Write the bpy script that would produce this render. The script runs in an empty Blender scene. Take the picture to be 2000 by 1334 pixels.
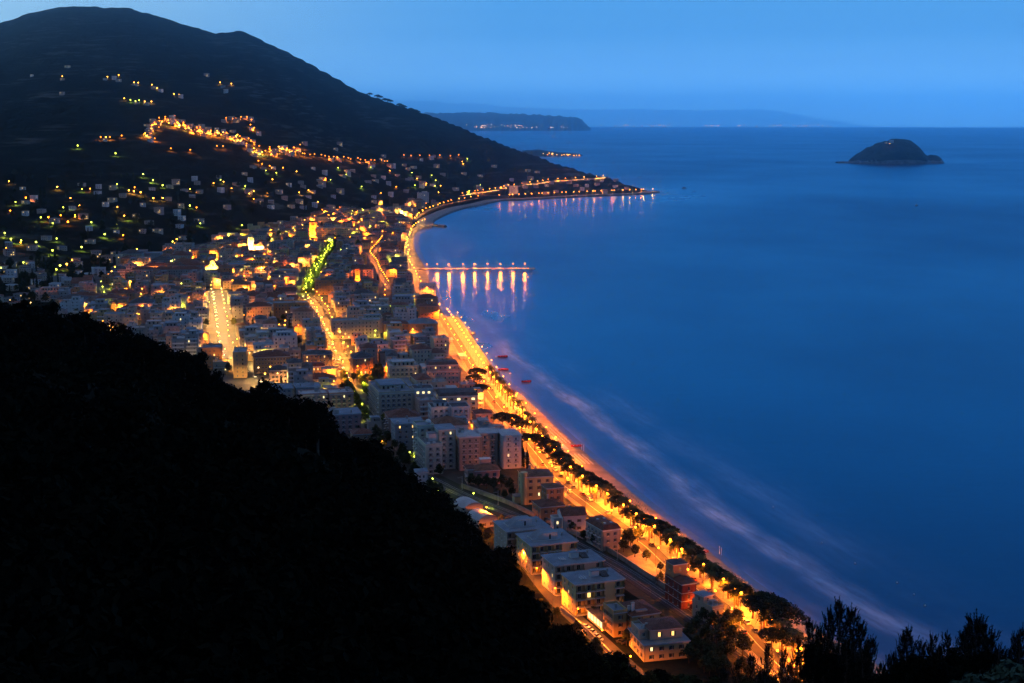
import bpy, math, random
import numpy as np
from mathutils import Vector, Matrix
S = bpy.context.scene
C = S.collection
R = math.radians
rng = random.Random(11)
# ------------------------------------------------------------------ camera model
CAM_H, FPX, CX, CY, HZ = 200.0, 2747.0, 1000.0, 667.0, 225.2
PHI = math.atan((CY - HZ) / FPX)
CP, SP = math.cos(PHI), math.sin(PHI)
def ray(px, py):
    u, v = (px - CX) / FPX, (CY - py) / FPX
    return Vector((u, CP + v * SP, -SP + v * CP))
def at(px, py, z=2.5):
    d = ray(px, py); t = (z - CAM_H) / d.z
    return Vector((d.x * t, d.y * t, z))
def at_y(px, py, y):
    d = ray(px, py); t = y / d.y
    return Vector((d.x * t, y, CAM_H + d.z * t))
def pix(p):
    x, y, z = p[0], p[1], p[2] - CAM_H
    dep = y * CP - z * SP
    return CX + FPX * x / dep, CY - FPX * (y * SP + z * CP) / dep
def col_of(x, y):                      # bearing of a ground point, as a column number
    return CX + FPX * x / (y * CP + CAM_H * SP)
cam = bpy.data.cameras.new("camera"); co = bpy.data.objects.new("camera", cam); C.objects.link(co)
co.location = (0, 0, CAM_H); co.rotation_euler = (math.pi / 2 - PHI, 0, 0)
cam.sensor_width = 36; cam.lens = FPX / 2000 * 36; cam.clip_start = 1; cam.clip_end = 300000
S.camera = co
# ------------------------------------------------------------------ small mesh kit
class MB:
    """collects faces, then links them as ONE mesh object"""
    def __init__(s): s.v, s.f, s.m = [], [], []
    def quad(s, pts, mi=0):
        b = len(s.v); s.v += [tuple(p) for p in pts]; s.f.append(tuple(range(b, b + len(pts)))); s.m.append(mi)
    def add(s, vs, fs, mi=0):
        b = len(s.v); s.v += [tuple(p) for p in vs]
        for f in fs: s.f.append(tuple(i + b for i in f)); s.m.append(mi)
    def box(s, x0, x1, y0, y1, z0, z1, mi=0, top=None):
        vs = [(x0,y0,z0),(x1,y0,z0),(x1,y1,z0),(x0,y1,z0),(x0,y0,z1),(x1,y0,z1),(x1,y1,z1),(x0,y1,z1)]
        s.add(vs, [(0,3,2,1),(0,1,5,4),(1,2,6,5),(2,3,7,6),(3,0,4,7)], mi)
        s.add(vs, [(4,5,6,7)], mi if top is None else top)
    def tube(s, pts, rad, n=6, mi=0, cap=True):
        rings = []
        for i, p in enumerate(pts):
            p = Vector(p); a = Vector(pts[max(i-1,0)]); b = Vector(pts[min(i+1,len(pts)-1)])
            t = (b - a); t = t.normalized() if t.length > 1e-9 else Vector((0,0,1))
            ref = Vector((1,0,0)) if abs(t.x) < .9 else Vector((0,1,0))
            e1 = t.cross(ref).normalized(); e2 = t.cross(e1)
            r = rad[i] if isinstance(rad, (list, tuple)) else rad
            rings.append([p + (e1 * math.cos(k*2*math.pi/n) + e2 * math.sin(k*2*math.pi/n)) * r for k in range(n)])
        vs = [q for r_ in rings for q in r_]; fs = []
        for i in range(len(pts)-1):
            for k in range(n):
                fs.append((i*n+k, i*n+(k+1)%n, (i+1)*n+(k+1)%n, (i+1)*n+k))
        if cap: fs += [tuple(range(n-1,-1,-1)), tuple((len(pts)-1)*n+k for k in range(n))]
        s.add(vs, fs, mi)
    def lathe(s, prof, n=10, mi=0, c=(0,0,0)):
        vs = [(c[0]+r*math.cos(k*2*math.pi/n), c[1]+r*math.sin(k*2*math.pi/n), c[2]+z) for r, z in prof for k in range(n)]
        fs = [(i*n+k, i*n+(k+1)%n, (i+1)*n+(k+1)%n, (i+1)*n+k) for i in range(len(prof)-1) for k in range(n)]
        s.add(vs, fs, mi)
    def mesh(s, name, mats):
        me = bpy.data.meshes.new(name); me.from_pydata(s.v, [], s.f)
        for m in (mats if isinstance(mats, (list, tuple)) else [mats]): me.materials.append(m)
        me.polygons.foreach_set("material_index", s.m); me.update()
        return me
    def build(s, name, mats, parent=None, weld=False):
        me = s.mesh(name, mats)
        if weld:
            import bmesh
            bm = bmesh.new(); bm.from_mesh(me); bmesh.ops.remove_doubles(bm, verts=bm.verts, dist=1e-4); bm.to_mesh(me); bm.free()
        return link(name, me, parent)
def link(name, data, parent=None, loc=None, rot=None):
    o = bpy.data.objects.new(name, data); C.objects.link(o)
    if parent is not None: o.parent = parent
    if loc is not None: o.location = loc
    if rot is not None: o.rotation_euler = rot if isinstance(rot, (tuple, list)) else (0, 0, rot)
    return o
def tag(o, label=None, cat=None, group=None, kind=None):
    if label: o["label"] = label
    if cat: o["category"] = cat
    if group: o["group"] = group
    if kind: o["kind"] = kind
    return o
def thing(name, label, cat, loc, rz=0.0, group=None):
    o = bpy.data.objects.new(name, None); C.objects.link(o); o.empty_display_size = 1
    o.location = loc; o.rotation_euler = (0, 0, rz)
    return tag(o, label, cat, group)
KIDS = {}
def dup(o, loc, rz=0.0, sc=1.0, label=None, group=None):
    """a copy of a thing with copies of its parts and their sub-parts (mesh data shared)"""
    r = o.copy(); C.objects.link(r); r.location = loc; r.rotation_euler = (0, 0, rz); r.scale = (sc, sc, sc) if not isinstance(sc, (tuple, list)) else sc
    if label: r["label"] = label
    if group: r["group"] = group
    if o.name not in KIDS: KIDS[o.name] = list(o.children)
    for ch in KIDS[o.name]:
        c = ch.copy(); C.objects.link(c); c.parent = r
        for g in ch.children:
            d = g.copy(); C.objects.link(d); d.parent = c
    return r
# ------------------------------------------------------------------ materials
def lin(h):
    h = h.lstrip('#'); f = lambda c: c/12.92 if c <= .04045 else ((c+.055)/1.055)**2.4
    return tuple(f(int(h[i:i+2], 16)/255) for i in (0, 2, 4)) + (1,)
def mat(name, col, rough=.8, var=.25, scale=.6, col2=None, bump=0.0, bscale=None, stretch=None, spec=.3, metal=0.0):
    """a Principled surface whose colour varies with noise"""
    m = bpy.data.materials.new(name); m.use_nodes = True; nt = m.node_tree; b = nt.nodes["Principled BSDF"]
    c = tuple(col[:3]) + (1,)
    c2 = tuple(col2[:3]) + (1,) if col2 else tuple(x * (1 - var) for x in c[:3]) + (1,)
    tc = nt.nodes.new("ShaderNodeTexCoord"); mp = nt.nodes.new("ShaderNodeMapping"); nt.links.new(tc.outputs["Object"], mp.inputs[0])
    if stretch: mp.inputs["Scale"].default_value = stretch
    n = nt.nodes.new("ShaderNodeTexNoise"); n.inputs["Scale"].default_value = scale; n.inputs["Detail"].default_value = 5; nt.links.new(mp.outputs[0], n.inputs[0])
    r = nt.nodes.new("ShaderNodeValToRGB"); r.color_ramp.elements[0].position = .35; r.color_ramp.elements[1].position = .68
    r.color_ramp.elements[0].color = c2; r.color_ramp.elements[1].color = c
    nt.links.new(n.outputs[0], r.inputs[0]); nt.links.new(r.outputs[0], b.inputs["Base Color"])
    b.inputs["Roughness"].default_value = rough; b.inputs["Specular IOR Level"].default_value = spec; b.inputs["Metallic"].default_value = metal
    if bump:
        n2 = nt.nodes.new("ShaderNodeTexNoise"); n2.inputs["Scale"].default_value = bscale or scale * 4; n2.inputs["Detail"].default_value = 4; nt.links.new(mp.outputs[0], n2.inputs[0])
        bp = nt.nodes.new("ShaderNodeBump"); bp.inputs["Strength"].default_value = 1; bp.inputs["Distance"].default_value = bump
        nt.links.new(n2.outputs[0], bp.inputs["Height"]); nt.links.new(bp.outputs[0], b.inputs["Normal"])
    return m
def emit(name, col, st):
    m = bpy.data.materials.new(name); m.use_nodes = True; nt = m.node_tree; nt.nodes.clear()
    e = nt.nodes.new("ShaderNodeEmission"); e.inputs[0].default_value = tuple(col[:3]) + (1,); e.inputs[1].default_value = st
    o = nt.nodes.new("ShaderNodeOutputMaterial"); nt.links.new(e.outputs[0], o.inputs[0])
    return m
# ------------------------------------------------------------------ noise helper (value noise, numpy)
_ng = np.random.RandomState(5).rand(256, 256)
def vnoise(x, y):
    x = np.asarray(x, float); y = np.asarray(y, float)
    xi = np.floor(x).astype(int); yi = np.floor(y).astype(int); fx = x - xi; fy = y - yi
    fx = fx*fx*(3-2*fx); fy = fy*fy*(3-2*fy)
    g = lambda a, b: _ng[a % 256, b % 256]
    return (g(xi,yi)*(1-fx)+g(xi+1,yi)*fx)*(1-fy) + (g(xi,yi+1)*(1-fx)+g(xi+1,yi+1)*fx)*fy
def fbm(x, y, o=4):
    s = 0; a = .5
    for k in range(o): s = s + a * (vnoise(x*2**k + 17*k, y*2**k + 31*k) - .5); a *= .5
    return s
# ------------------------------------------------------------------ sky and light
S.view_settings.view_transform = 'Standard'; S.view_settings.look = 'None'; S.view_settings.exposure = 0; S.view_settings.gamma = 1
W = bpy.data.worlds.new("World"); S.world = W; W.use_nodes = True
nt = W.node_tree; bg = nt.nodes["Background"]
SUN_EL, SUN_ROT = R(3.0), R(-62)
sky = nt.nodes.new("ShaderNodeTexSky"); sky.sky_type = 'NISHITA'; sky.sun_disc = False
sky.sun_elevation = SUN_EL; sky.sun_rotation = SUN_ROT; sky.altitude = 200; sky.air_density = 1.0; sky.dust_density = .3; sky.ozone_density = 6
geo = nt.nodes.new("ShaderNodeTexCoord"); sep = nt.nodes.new("ShaderNodeSeparateXYZ"); nt.links.new(geo.outputs["Generated"], sep.inputs[0])
ramp = nt.nodes.new("ShaderNodeValToRGB"); nt.links.new(sep.outputs["Z"], ramp.inputs[0])
els = ramp.color_ramp.elements
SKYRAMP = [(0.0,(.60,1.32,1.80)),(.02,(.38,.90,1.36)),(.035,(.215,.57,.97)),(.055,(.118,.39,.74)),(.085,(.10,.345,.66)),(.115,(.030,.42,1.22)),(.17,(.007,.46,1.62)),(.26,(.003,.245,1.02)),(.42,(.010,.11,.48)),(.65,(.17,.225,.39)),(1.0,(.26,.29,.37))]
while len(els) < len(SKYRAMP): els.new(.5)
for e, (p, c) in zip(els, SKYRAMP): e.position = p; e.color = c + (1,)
def _ramp(src, pts):
    r = nt.nodes.new("ShaderNodeValToRGB"); nt.links.new(src, r.inputs[0])
    while len(r.color_ramp.elements) < len(pts): r.color_ramp.elements.new(.5)
    for e, (p, c) in zip(r.color_ramp.elements, pts): e.position = p; e.color = (c, c, c, 1)
    return r.outputs[0]
_m = lambda op, a, b: (lambda n: (setattr(n, "operation", op), [nt.links.new(v, n.inputs[i]) if not isinstance(v, (int, float)) else setattr(n.inputs[i], "default_value", v) for i, v in enumerate((a, b))], n.outputs[0])[2])(nt.nodes.new("ShaderNodeMath"))
# the afterglow: paler low in the sky towards where the sun went down, behind the mountain
west = _ramp(_m('MULTIPLY', sep.outputs["X"], -1.0), [(.0,.0),(.08,.10),(.2,.38),(.36,.85),(.6,1.0)])
low = _ramp(sep.outputs["Z"], [(0,1),(.12,.9),(.22,.4),(.4,.1),(.7,0)])
glow = nt.nodes.new("ShaderNodeMix"); glow.data_type = 'RGBA'; nt.links.new(_m('MULTIPLY', west, low), glow.inputs[0]); nt.links.new(ramp.outputs[0], glow.inputs[6]); glow.inputs[7].default_value = (.45,.72,.86,1)
# the sky behind us, away from the afterglow, is already dimmer
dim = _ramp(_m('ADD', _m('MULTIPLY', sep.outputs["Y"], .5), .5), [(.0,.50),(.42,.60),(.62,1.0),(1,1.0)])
mx = nt.nodes.new("ShaderNodeMix"); mx.data_type = 'RGBA'; mx.blend_type = 'MIX'; mx.inputs[0].default_value = .95
nt.links.new(sky.outputs[0], mx.inputs[6])
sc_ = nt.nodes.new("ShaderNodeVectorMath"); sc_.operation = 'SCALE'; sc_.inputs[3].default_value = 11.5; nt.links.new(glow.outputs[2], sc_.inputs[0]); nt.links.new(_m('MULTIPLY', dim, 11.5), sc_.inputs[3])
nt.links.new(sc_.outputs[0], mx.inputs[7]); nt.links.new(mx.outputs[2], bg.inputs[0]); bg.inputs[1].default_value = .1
sl = bpy.data.lights.new("sun", 'SUN'); so = bpy.data.objects.new("sun", sl); C.objects.link(so)
sl.energy = .03; sl.angle = R(40); sl.color = (.75, .8, 1.0)
_d = Vector((math.sin(SUN_ROT) * math.cos(SUN_EL + .25), math.cos(SUN_ROT) * math.cos(SUN_EL + .25), math.sin(SUN_EL + .25)))
so.rotation_euler = _d.to_track_quat('Z', 'Y').to_euler(); so.location = (0, 0, 3000)
S.cycles.use_adaptive_sampling = True; S.cycles.adaptive_threshold = .03; S.cycles.max_bounces = 8; S.cycles.diffuse_bounces = 2; S.cycles.glossy_bounces = 3; S.cycles.transmission_bounces = 2; S.cycles.volume_bounces = 6
S.cycles.sample_clamp_indirect = 3; S.cycles.sample_clamp_direct = 0; S.cycles.use_light_tree = True
S.cycles.caustics_reflective = False; S.cycles.caustics_refractive = False
# ------------------------------------------------------------------ coast
COAST_PX = [(1990,1480),(1800,1350),(1720,1290),(1660,1258),(1613,1230),(1569,1200),(1532,1176),(1500,1155),(1462,1128),(1425,1098),(1395,1073),(1350,1042),(1292,998),(1240,956),
 (1210,931),(1172,899),(1135,868),(1084,823),(1052,793),(1015,762),(982,735),(952,708),(925,678),(907,655),(884,627),(868,603),(855,575),(846,550),(838,530),(832,515),(822,501),
 (815,485),(812,472),(816,458),(824,452),(842,446),(846,440),(847,434),(855,428),(882,415),(909,407),(936,402),(979,392.5),(1035,390),(1140,384),(1245,380),(1290,375)]
def smooth(pts, step):
    P = np.array([(p[0], p[1]) for p in pts], float)
    out = []
    n = len(P)
    for i in range(n - 1):
        p0, p1, p2, p3 = P[max(i-1,0)], P[i], P[i+1], P[min(i+2,n-1)]
        k = max(2, int(np.linalg.norm(p2 - p1) / step * 1.3))
        for t in np.arange(k) / k:
            out.append(.5 * (2*p1 + (p2-p0)*t + (2*p0-5*p1+4*p2-p3)*t*t + (3*p1-p0-3*p2+p3)*t**3))
    out.append(P[-1]); out = np.array(out)
    d = np.r_[0, np.cumsum(np.linalg.norm(np.diff(out, axis=0), axis=1))]
    q = np.arange(0, d[-1], step)
    return np.stack([np.interp(q, d, out[:,0]), np.interp(q, d, out[:,1])], 1)
COAST = smooth([at(px, py, 0) for px, py in COAST_PX], 6.0)
COAST_D = np.arange(len(COAST)) * 6.0
_poly = np.vstack([COAST, [[COAST[-1,0]+20, COAST[-1,1]+60], [COAST[-1,0]-200, 4400], [-1500, 9000], [-9000, 9000], [-9000, -3000], [600, -3000]]])
def inside(x, y):
    x = np.asarray(x, float); y = np.asarray(y, float); r = np.zeros(x.shape, bool)
    px, py = _poly[:,0], _poly[:,1]; j = len(px) - 1
    for i in range(len(px)):
        c = ((py[i] > y) != (py[j] > y)) & (x < (px[j]-px[i]) * (y-py[i]) / (py[j]-py[i] + 1e-12) + px[i])
        r ^= c; j = i
    return r
_cs = COAST[::3]
def shore(x, y):
    """signed distance from the waterline (land positive), and how far along the coast"""
    x = np.asarray(x, float).ravel(); y = np.asarray(y, float).ravel()
    best = np.full(x.shape, 1e9); al = np.zeros(x.shape)
    A = _cs[:-1]; B = _cs[1:]
    for k in range(0, len(x), 4000):
        sl_ = slice(k, k+4000); X = x[sl_,None]; Y = y[sl_,None]
        dx, dy = B[:,0]-A[:,0], B[:,1]-A[:,1]; L = dx*dx+dy*dy
        t = np.clip(((X-A[:,0])*dx + (Y-A[:,1])*dy)/L, 0, 1)
        D = (X-A[:,0]-t*dx)**2 + (Y-A[:,1]-t*dy)**2
        i = D.argmin(1); best[sl_] = np.sqrt(D[np.arange(len(i)), i]); al[sl_] = (i + t[np.arange(len(i)), i]) * 18.0
    return np.where(inside(x, y), best, -best), al
def along(s, off):
    """a point off metres inland of the waterline, s metres along it; and the heading of the coast there"""
    i = min(max(s / 6.0, 0), len(COAST) - 2.001); k = int(i); p = COAST[k] + (COAST[k+1] - COAST[k]) * (i - k)
    a, b = COAST[max(k-4,0)], COAST[min(k+5,len(COAST)-1)]; t = (b - a) / np.linalg.norm(b - a)
    return p[0] - t[1] * off, p[1] + t[0] * off, math.atan2(t[1], t[0])
# ------------------------------------------------------------------ height of the land
RIDGE = [(-900,100,6500),(-400,70,6200),(0,45,5700),(40,31,5650),(80,19,5620),(115,13,5600),(150,11,5600),(200,13,5580),(250,15,5550),(300,28,5500),(350,44,5450),(390,55,5400),(420,64,5380),(445,62,5340),(465,59,5320),(490,66,5300),(520,82,5250),
 (580,110,5150),(640,143,5050),(700,176,4950),(760,199,4850),(850,227,4700),(900,248,4560),(950,269,4420),(1000,288,4280),(1040,301,4150),(1080,317,4050),(1130,331,3930),(1160,339,3870),(1190,347,3810),(1215,356,3770),(1240,365,3750),(1265,371,3745),(1285,374.3,3735),(1300,379,3730),(1340,400,3720)]
_rp = [at_y(px, py, y) for px, py, y in RIDGE]
_rc = np.array([col_of(p.x, p.y) for p in _rp]); _ry = np.array([p.y for p in _rp]); _rz = np.array([p.z for p in _rp])
FOOT = [(-900,640),(-400,560),(0,515),(200,488),(400,460),(550,438),(650,418),(780,393),(900,384),(1000,378),(1100,375),(1200,373.5),(1290,373.6),(1340,374)]
_fp = [at(px, py, 2.5) for px, py in FOOT]; _fc = np.array([p[0] for p in FOOT], float); _fy = np.array([p.y for p in _fp])
NEAR = [(-900,600,375,9),(-300,606,375,9),(0,634,375,9),(100,616,375,9),(190,642,365,8),(290,672,356,8),(380,698,350,8),(450,748,350,8),(560,790,350,8),(640,820,344,8),(700,875,356,8),(760,912,362,8),(830,968,375,8),(900,1018,394,9),
 (985,1080,400,11),(1020,1138,398,12.5),(1060,1188,398,13),(1130,1236,405,12.5),(1195,1278,410,11.5),(1260,1318,412,11),(1350,1345,420,8)]
_np = [(px, at_y(px, py, y), h) for px, py, y, h in NEAR]
_nc = np.array([n[0] for n in _np] + [1430, 1500, 1590, 2000, 2900], float)
_ny = np.array([n[1].y for n in _np] + [370, 290, 165, 160, 160], float)
_nz = np.array([n[1].z - n[2] for n in _np] + [26, 58, 122, 124, 124], float)
Z0 = 187.0
def height(x, y, s=None):
    x = np.asarray(x, float); y = np.asarray(y, float); sh = x.shape
    xf, yf = x.ravel(), np.maximum(y.ravel(), 1.0)
    c = CX + FPX * xf / (yf * CP + CAM_H * SP)
    if s is None: s = shore(xf, yf)[0]
    plain = np.where(s > 24, 2.5, -3.0)
    fy = np.interp(c, _fc, _fy); ry = np.interp(c, _rc, _ry); rz = np.interp(c, _rc, _rz)
    t = np.clip((yf - fy) / np.maximum(ry - fy, 5), 0, 1)
    rel = fbm(xf / 420, yf / 700, 4) * 90 * np.minimum(1, (ry - fy) / 1500) * (t * (1 - t) * 4) ** 1.0
    mount = 2.5 + (rz - 2.5) * t ** 1.12 + rel
    back = rz - (yf - ry) * .28
    m = np.where(yf > ry, back, mount)
    base = np.where(yf > fy, np.where(s > 14, np.maximum(m, -8), -6), plain)
    ny = np.interp(c, _nc, _ny); nz = np.interp(c, _nc, _nz)
    tn = yf / ny
    near = np.where(tn < 1, Z0 + (nz - Z0) * tn, nz - (yf - ny) * .62) + fbm(xf / 60, yf / 60, 3) * 5 * np.clip(yf / 120, 0, 1) * (nz > 5)
    out = np.maximum(base, np.where(s < 6, np.minimum(near, -3), near))
    return out.reshape(sh)
def ground(px, py):
    """first point of the land under a sight line"""
    d = ray(px, py); ys = np.r_[np.arange(430, 1200, 4), np.arange(1200, 6400, 6)]
    tt = ys / d.y; xs = d.x * tt; zs = CAM_H + d.z * tt
    hh = height(xs, ys); k = np.argmax(hh >= zs)
    if hh[k] < zs[k]: return at(px, py, 2.5)
    return Vector((xs[k], ys[k], hh[k]))
def gz(x, y): return float(height(np.array([x]), np.array([y]))[0])
# ------------------------------------------------------------------ terrain sheet
M_LAND = mat("wooded_slope", (.014,.018,.015), .95, col2=(.006,.008,.007), scale=.012, bump=5, bscale=.06, spec=0)
def _terraces():
    """pale broken terrace walls and scrub clearings that follow the contours"""
    nt = M_LAND.node_tree; b = nt.nodes["Principled BSDF"]; src = b.inputs["Base Color"].links[0].from_socket
    tc = nt.nodes.new("ShaderNodeTexCoord"); L = nt.links.new
    def nz(scale, det, st):
        mp = nt.nodes.new("ShaderNodeMapping"); mp.inputs["Scale"].default_value = st; L(tc.outputs["Object"], mp.inputs[0])
        n = nt.nodes.new("ShaderNodeTexNoise"); n.inputs["Scale"].default_value = scale; n.inputs["Detail"].default_value = det; L(mp.outputs[0], n.inputs[0]); return n.outputs[0]
    def rp(v, a, c):
        r = nt.nodes.new("ShaderNodeValToRGB"); r.color_ramp.elements[0].position = a; r.color_ramp.elements[1].position = c; L(v, r.inputs[0]); return r.outputs[0]
    k = nt.nodes.new("ShaderNodeMath"); k.operation = 'MULTIPLY'; L(rp(nz(1, 3, (.012, .012, .16)), .52, .64), k.inputs[0]); L(rp(nz(1, 4, (.0035, .0035, .004)), .46, .66), k.inputs[1])
    g = nt.nodes.new('ShaderNodeSeparateXYZ'); L(tc.outputs['Object'], g.inputs[0]); far = nt.nodes.new('ShaderNodeMath'); far.operation = 'GREATER_THAN'; far.inputs[1].default_value = 1500; L(g.outputs['Y'], far.inputs[0]); k2 = nt.nodes.new('ShaderNodeMath'); k2.operation = 'MULTIPLY'; L(k.outputs[0], k2.inputs[0]); L(far.outputs[0], k2.inputs[1]); k = k2
    m = nt.nodes.new("ShaderNodeMix"); m.data_type = 'RGBA'; L(k.outputs[0], m.inputs[0]); L(src, m.inputs[6]); m.inputs[7].default_value = (.085, .085, .075, 1); L(m.outputs[2], b.inputs["Base Color"])
_terraces()
def terrain():
    ys = [12.0]
    while ys[-1] < 6900: ys.append(ys[-1] + max(3.0, ys[-1] * .0085))
    cs = np.linspace(-1100, 3000, 620)
    ys = np.array(ys); CC, YY = np.meshgrid(cs, ys)
    XX = (CC - CX) / FPX * (YY * CP + CAM_H * SP)
    HH = height(XX, YY)
    HH = HH + np.where((HH > 6) & (YY > 1500), fbm(XX / 24, YY / 24, 3) * 9, 0)     # tree-top roughness of the far wood
    nv, nu = HH.shape
    V = np.stack([XX.ravel(), YY.ravel(), HH.ravel()], 1)
    idx = np.arange(nv * nu).reshape(nv, nu)
    F = np.stack([idx[:-1,:-1].ravel(), idx[:-1,1:].ravel(), idx[1:,1:].ravel(), idx[1:,:-1].ravel()], 1)
    me = bpy.data.meshes.new("terrain"); me.from_pydata(V.tolist(), [], F.tolist()); me.materials.append(M_LAND); me.update()
    me.polygons.foreach_set("use_smooth", [True] * len(me.polygons))
    tag(link("terrain", me), "dark wooded hills and flat town plain around the bay", "terrain", kind="structure")
terrain()
# ------------------------------------------------------------------ sea
RE = 6371000.0
def sea():
    ys = [300.0]
    while ys[-1] < 50000: ys.append(ys[-1] + max(5.0, ys[-1] * .0075) if ys[-1] < 7000 else ys[-1] * 1.025)
    cs = np.linspace(-1400, 4400, 560); ys = np.array(ys); CC, YY = np.meshgrid(cs, ys)
    XX = (CC - CX) / FPX * (YY * CP + CAM_H * SP); ZZ = -(XX**2 + YY**2) / (2 * RE)
    s, al = shore(XX, YY)
    nv, nu = XX.shape; V = np.stack([XX.ravel(), YY.ravel(), ZZ.ravel()], 1); idx = np.arange(nv * nu).reshape(nv, nu)
    F = np.stack([idx[:-1,:-1].ravel(), idx[:-1,1:].ravel(), idx[1:,1:].ravel(), idx[1:,:-1].ravel()], 1)
    me = bpy.data.meshes.new("sea"); me.from_pydata(V.tolist(), [], F.tolist())
    a = me.attributes.new("offshore", 'FLOAT', 'POINT'); a.data.foreach_set("value", np.clip(-s, -60, 600).astype(np.float32))
    a = me.attributes.new("alongshore", 'FLOAT', 'POINT'); a.data.foreach_set("value", al.astype(np.float32))
    me.polygons.foreach_set("use_smooth", [True] * len(me.polygons)); me.update()
    m = bpy.data.materials.new("sea_water"); m.use_nodes = True; nt = m.node_tree; b = nt.nodes["Principled BSDF"]
    N = lambda t: nt.nodes.new(t); L = nt.links.new
    b.inputs["IOR"].default_value = 1.33; b.inputs["Specular IOR Level"].default_value = .5
    off = N("ShaderNodeAttribute"); off.attribute_name = "offshore"; alo = N("ShaderNodeAttribute"); alo.attribute_name = "alongshore"
    geo = N("ShaderNodeNewGeometry")
    def noise(vec, sx, sy, detail=4, rough=.55):
        mp = N("ShaderNodeMapping"); mp.inputs["Scale"].default_value = (sx, sy, 1); L(vec, mp.inputs[0])
        n = N("ShaderNodeTexNoise"); n.inputs["Scale"].default_value = 1; n.inputs["Detail"].default_value = detail; n.inputs["Roughness"].default_value = rough; L(mp.outputs[0], n.inputs[0]); return n.outputs[0]
    def rampn(v, pts):
        r = N("ShaderNodeValToRGB"); L(v, r.inputs[0]); e = r.color_ramp.elements
        while len(e) < len(pts): e.new(.5)
        for q, (p, c) in zip(e, pts): q.position = p; q.color = (c, c, c, 1) if not isinstance(c, tuple) else c + (1,)
        return r.outputs[0]
    def math_(op, a_, b_=None):
        n = N("ShaderNodeMath"); n.operation = op
        for i, v in enumerate((a_, b_)):
            if v is None: continue
            if isinstance(v, (int, float)): n.inputs[i].default_value = v
            else: L(v, n.inputs[i])
        return n.outputs[0]
    sc = math_('DIVIDE', off.outputs["Fac"], 100.0)
    cmb = N("ShaderNodeCombineXYZ"); L(off.outputs["Fac"], cmb.inputs[0]); L(alo.outputs["Fac"], cmb.inputs[1])
    wob = math_('MULTIPLY', math_('SUBTRACT', noise(cmb.outputs[0], .004, .006, 3), .5), .32)
    sw = math_('ADD', sc, wob)
    # long-exposure surf: soft streaks where the waves break, swash along the sand
    band = rampn(sw, [(0,.18),(.05,.08),(.13,.05),(.20,.12),(.28,.80),(.34,.45),(.43,.04),(.62,.12),(.74,.03),(1.0,0)])
    amp = rampn(math_('DIVIDE', alo.outputs["Fac"], 3000.0), [(0,.25),(.03,.45),(.07,.9),(.12,1),(.19,.85),(.28,.5),(.4,.3),(.6,.12),(1,.05)])
    streak = rampn(noise(cmb.outputs[0], .16, .022, 6, .7), [(.30,.12),(.68,1.0)])
    blot = rampn(noise(cmb.outputs[0], .02, .010, 3), [(.36,.12),(.64,1.0)])
    foam = math_('MINIMUM', math_('MULTIPLY', math_('MULTIPLY', math_('MULTIPLY', band, amp), math_('MULTIPLY', streak, blot)), 2.7), 1.0)
    deep = rampn(noise(geo.outputs["Position"], .0022, .0011, 4), [(.3,(.0001,.004,.026)),(.7,(.0002,.007,.042))])
    shoal = N("ShaderNodeMix"); shoal.data_type = 'RGBA'; L(rampn(sc, [(0,.75),(.25,.35),(.9,0)]), shoal.inputs[0]); L(deep, shoal.inputs[6]); shoal.inputs[7].default_value = (.015,.03,.08,1)
    cm = N("ShaderNodeMix"); cm.data_type = 'RGBA'; L(foam, cm.inputs[0]); L(shoal.outputs[2], cm.inputs[6]); cm.inputs[7].default_value = (.52,.64,.86,1)
    L(cm.outputs[2], b.inputs["Base Color"])
    slick = rampn(noise(geo.outputs["Position"], .0016, .0009, 5, .6), [(.34,.25),(.66,.33)])
    slick = math_('ADD', slick, rampn(math_('DIVIDE', off.outputs["Fac"], 600.0), [(.1,0),(1,.05)]))
    rg = N("ShaderNodeMix"); rg.data_type = 'FLOAT'; L(math_('POWER', foam, 2.0), rg.inputs[0]); L(slick, rg.inputs[2]); rg.inputs[3].default_value = .8
    L(rg.outputs[0], b.inputs["Roughness"])
    bp = N("ShaderNodeBump"); bp.inputs["Strength"].default_value = .30; bp.inputs["Distance"].default_value = .25
    L(math_('ADD', noise(geo.outputs["Position"], .055, .10, 4), math_('MULTIPLY', noise(geo.outputs["Position"], .006, .010, 3), 2.0)), bp.inputs["Height"]); L(bp.outputs[0], b.inputs["Normal"])
    me.materials.append(m)
    tag(link("sea", me), "smooth blue evening sea with pale surf streaks by the beach", "sea", kind="structure")
sea()
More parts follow.
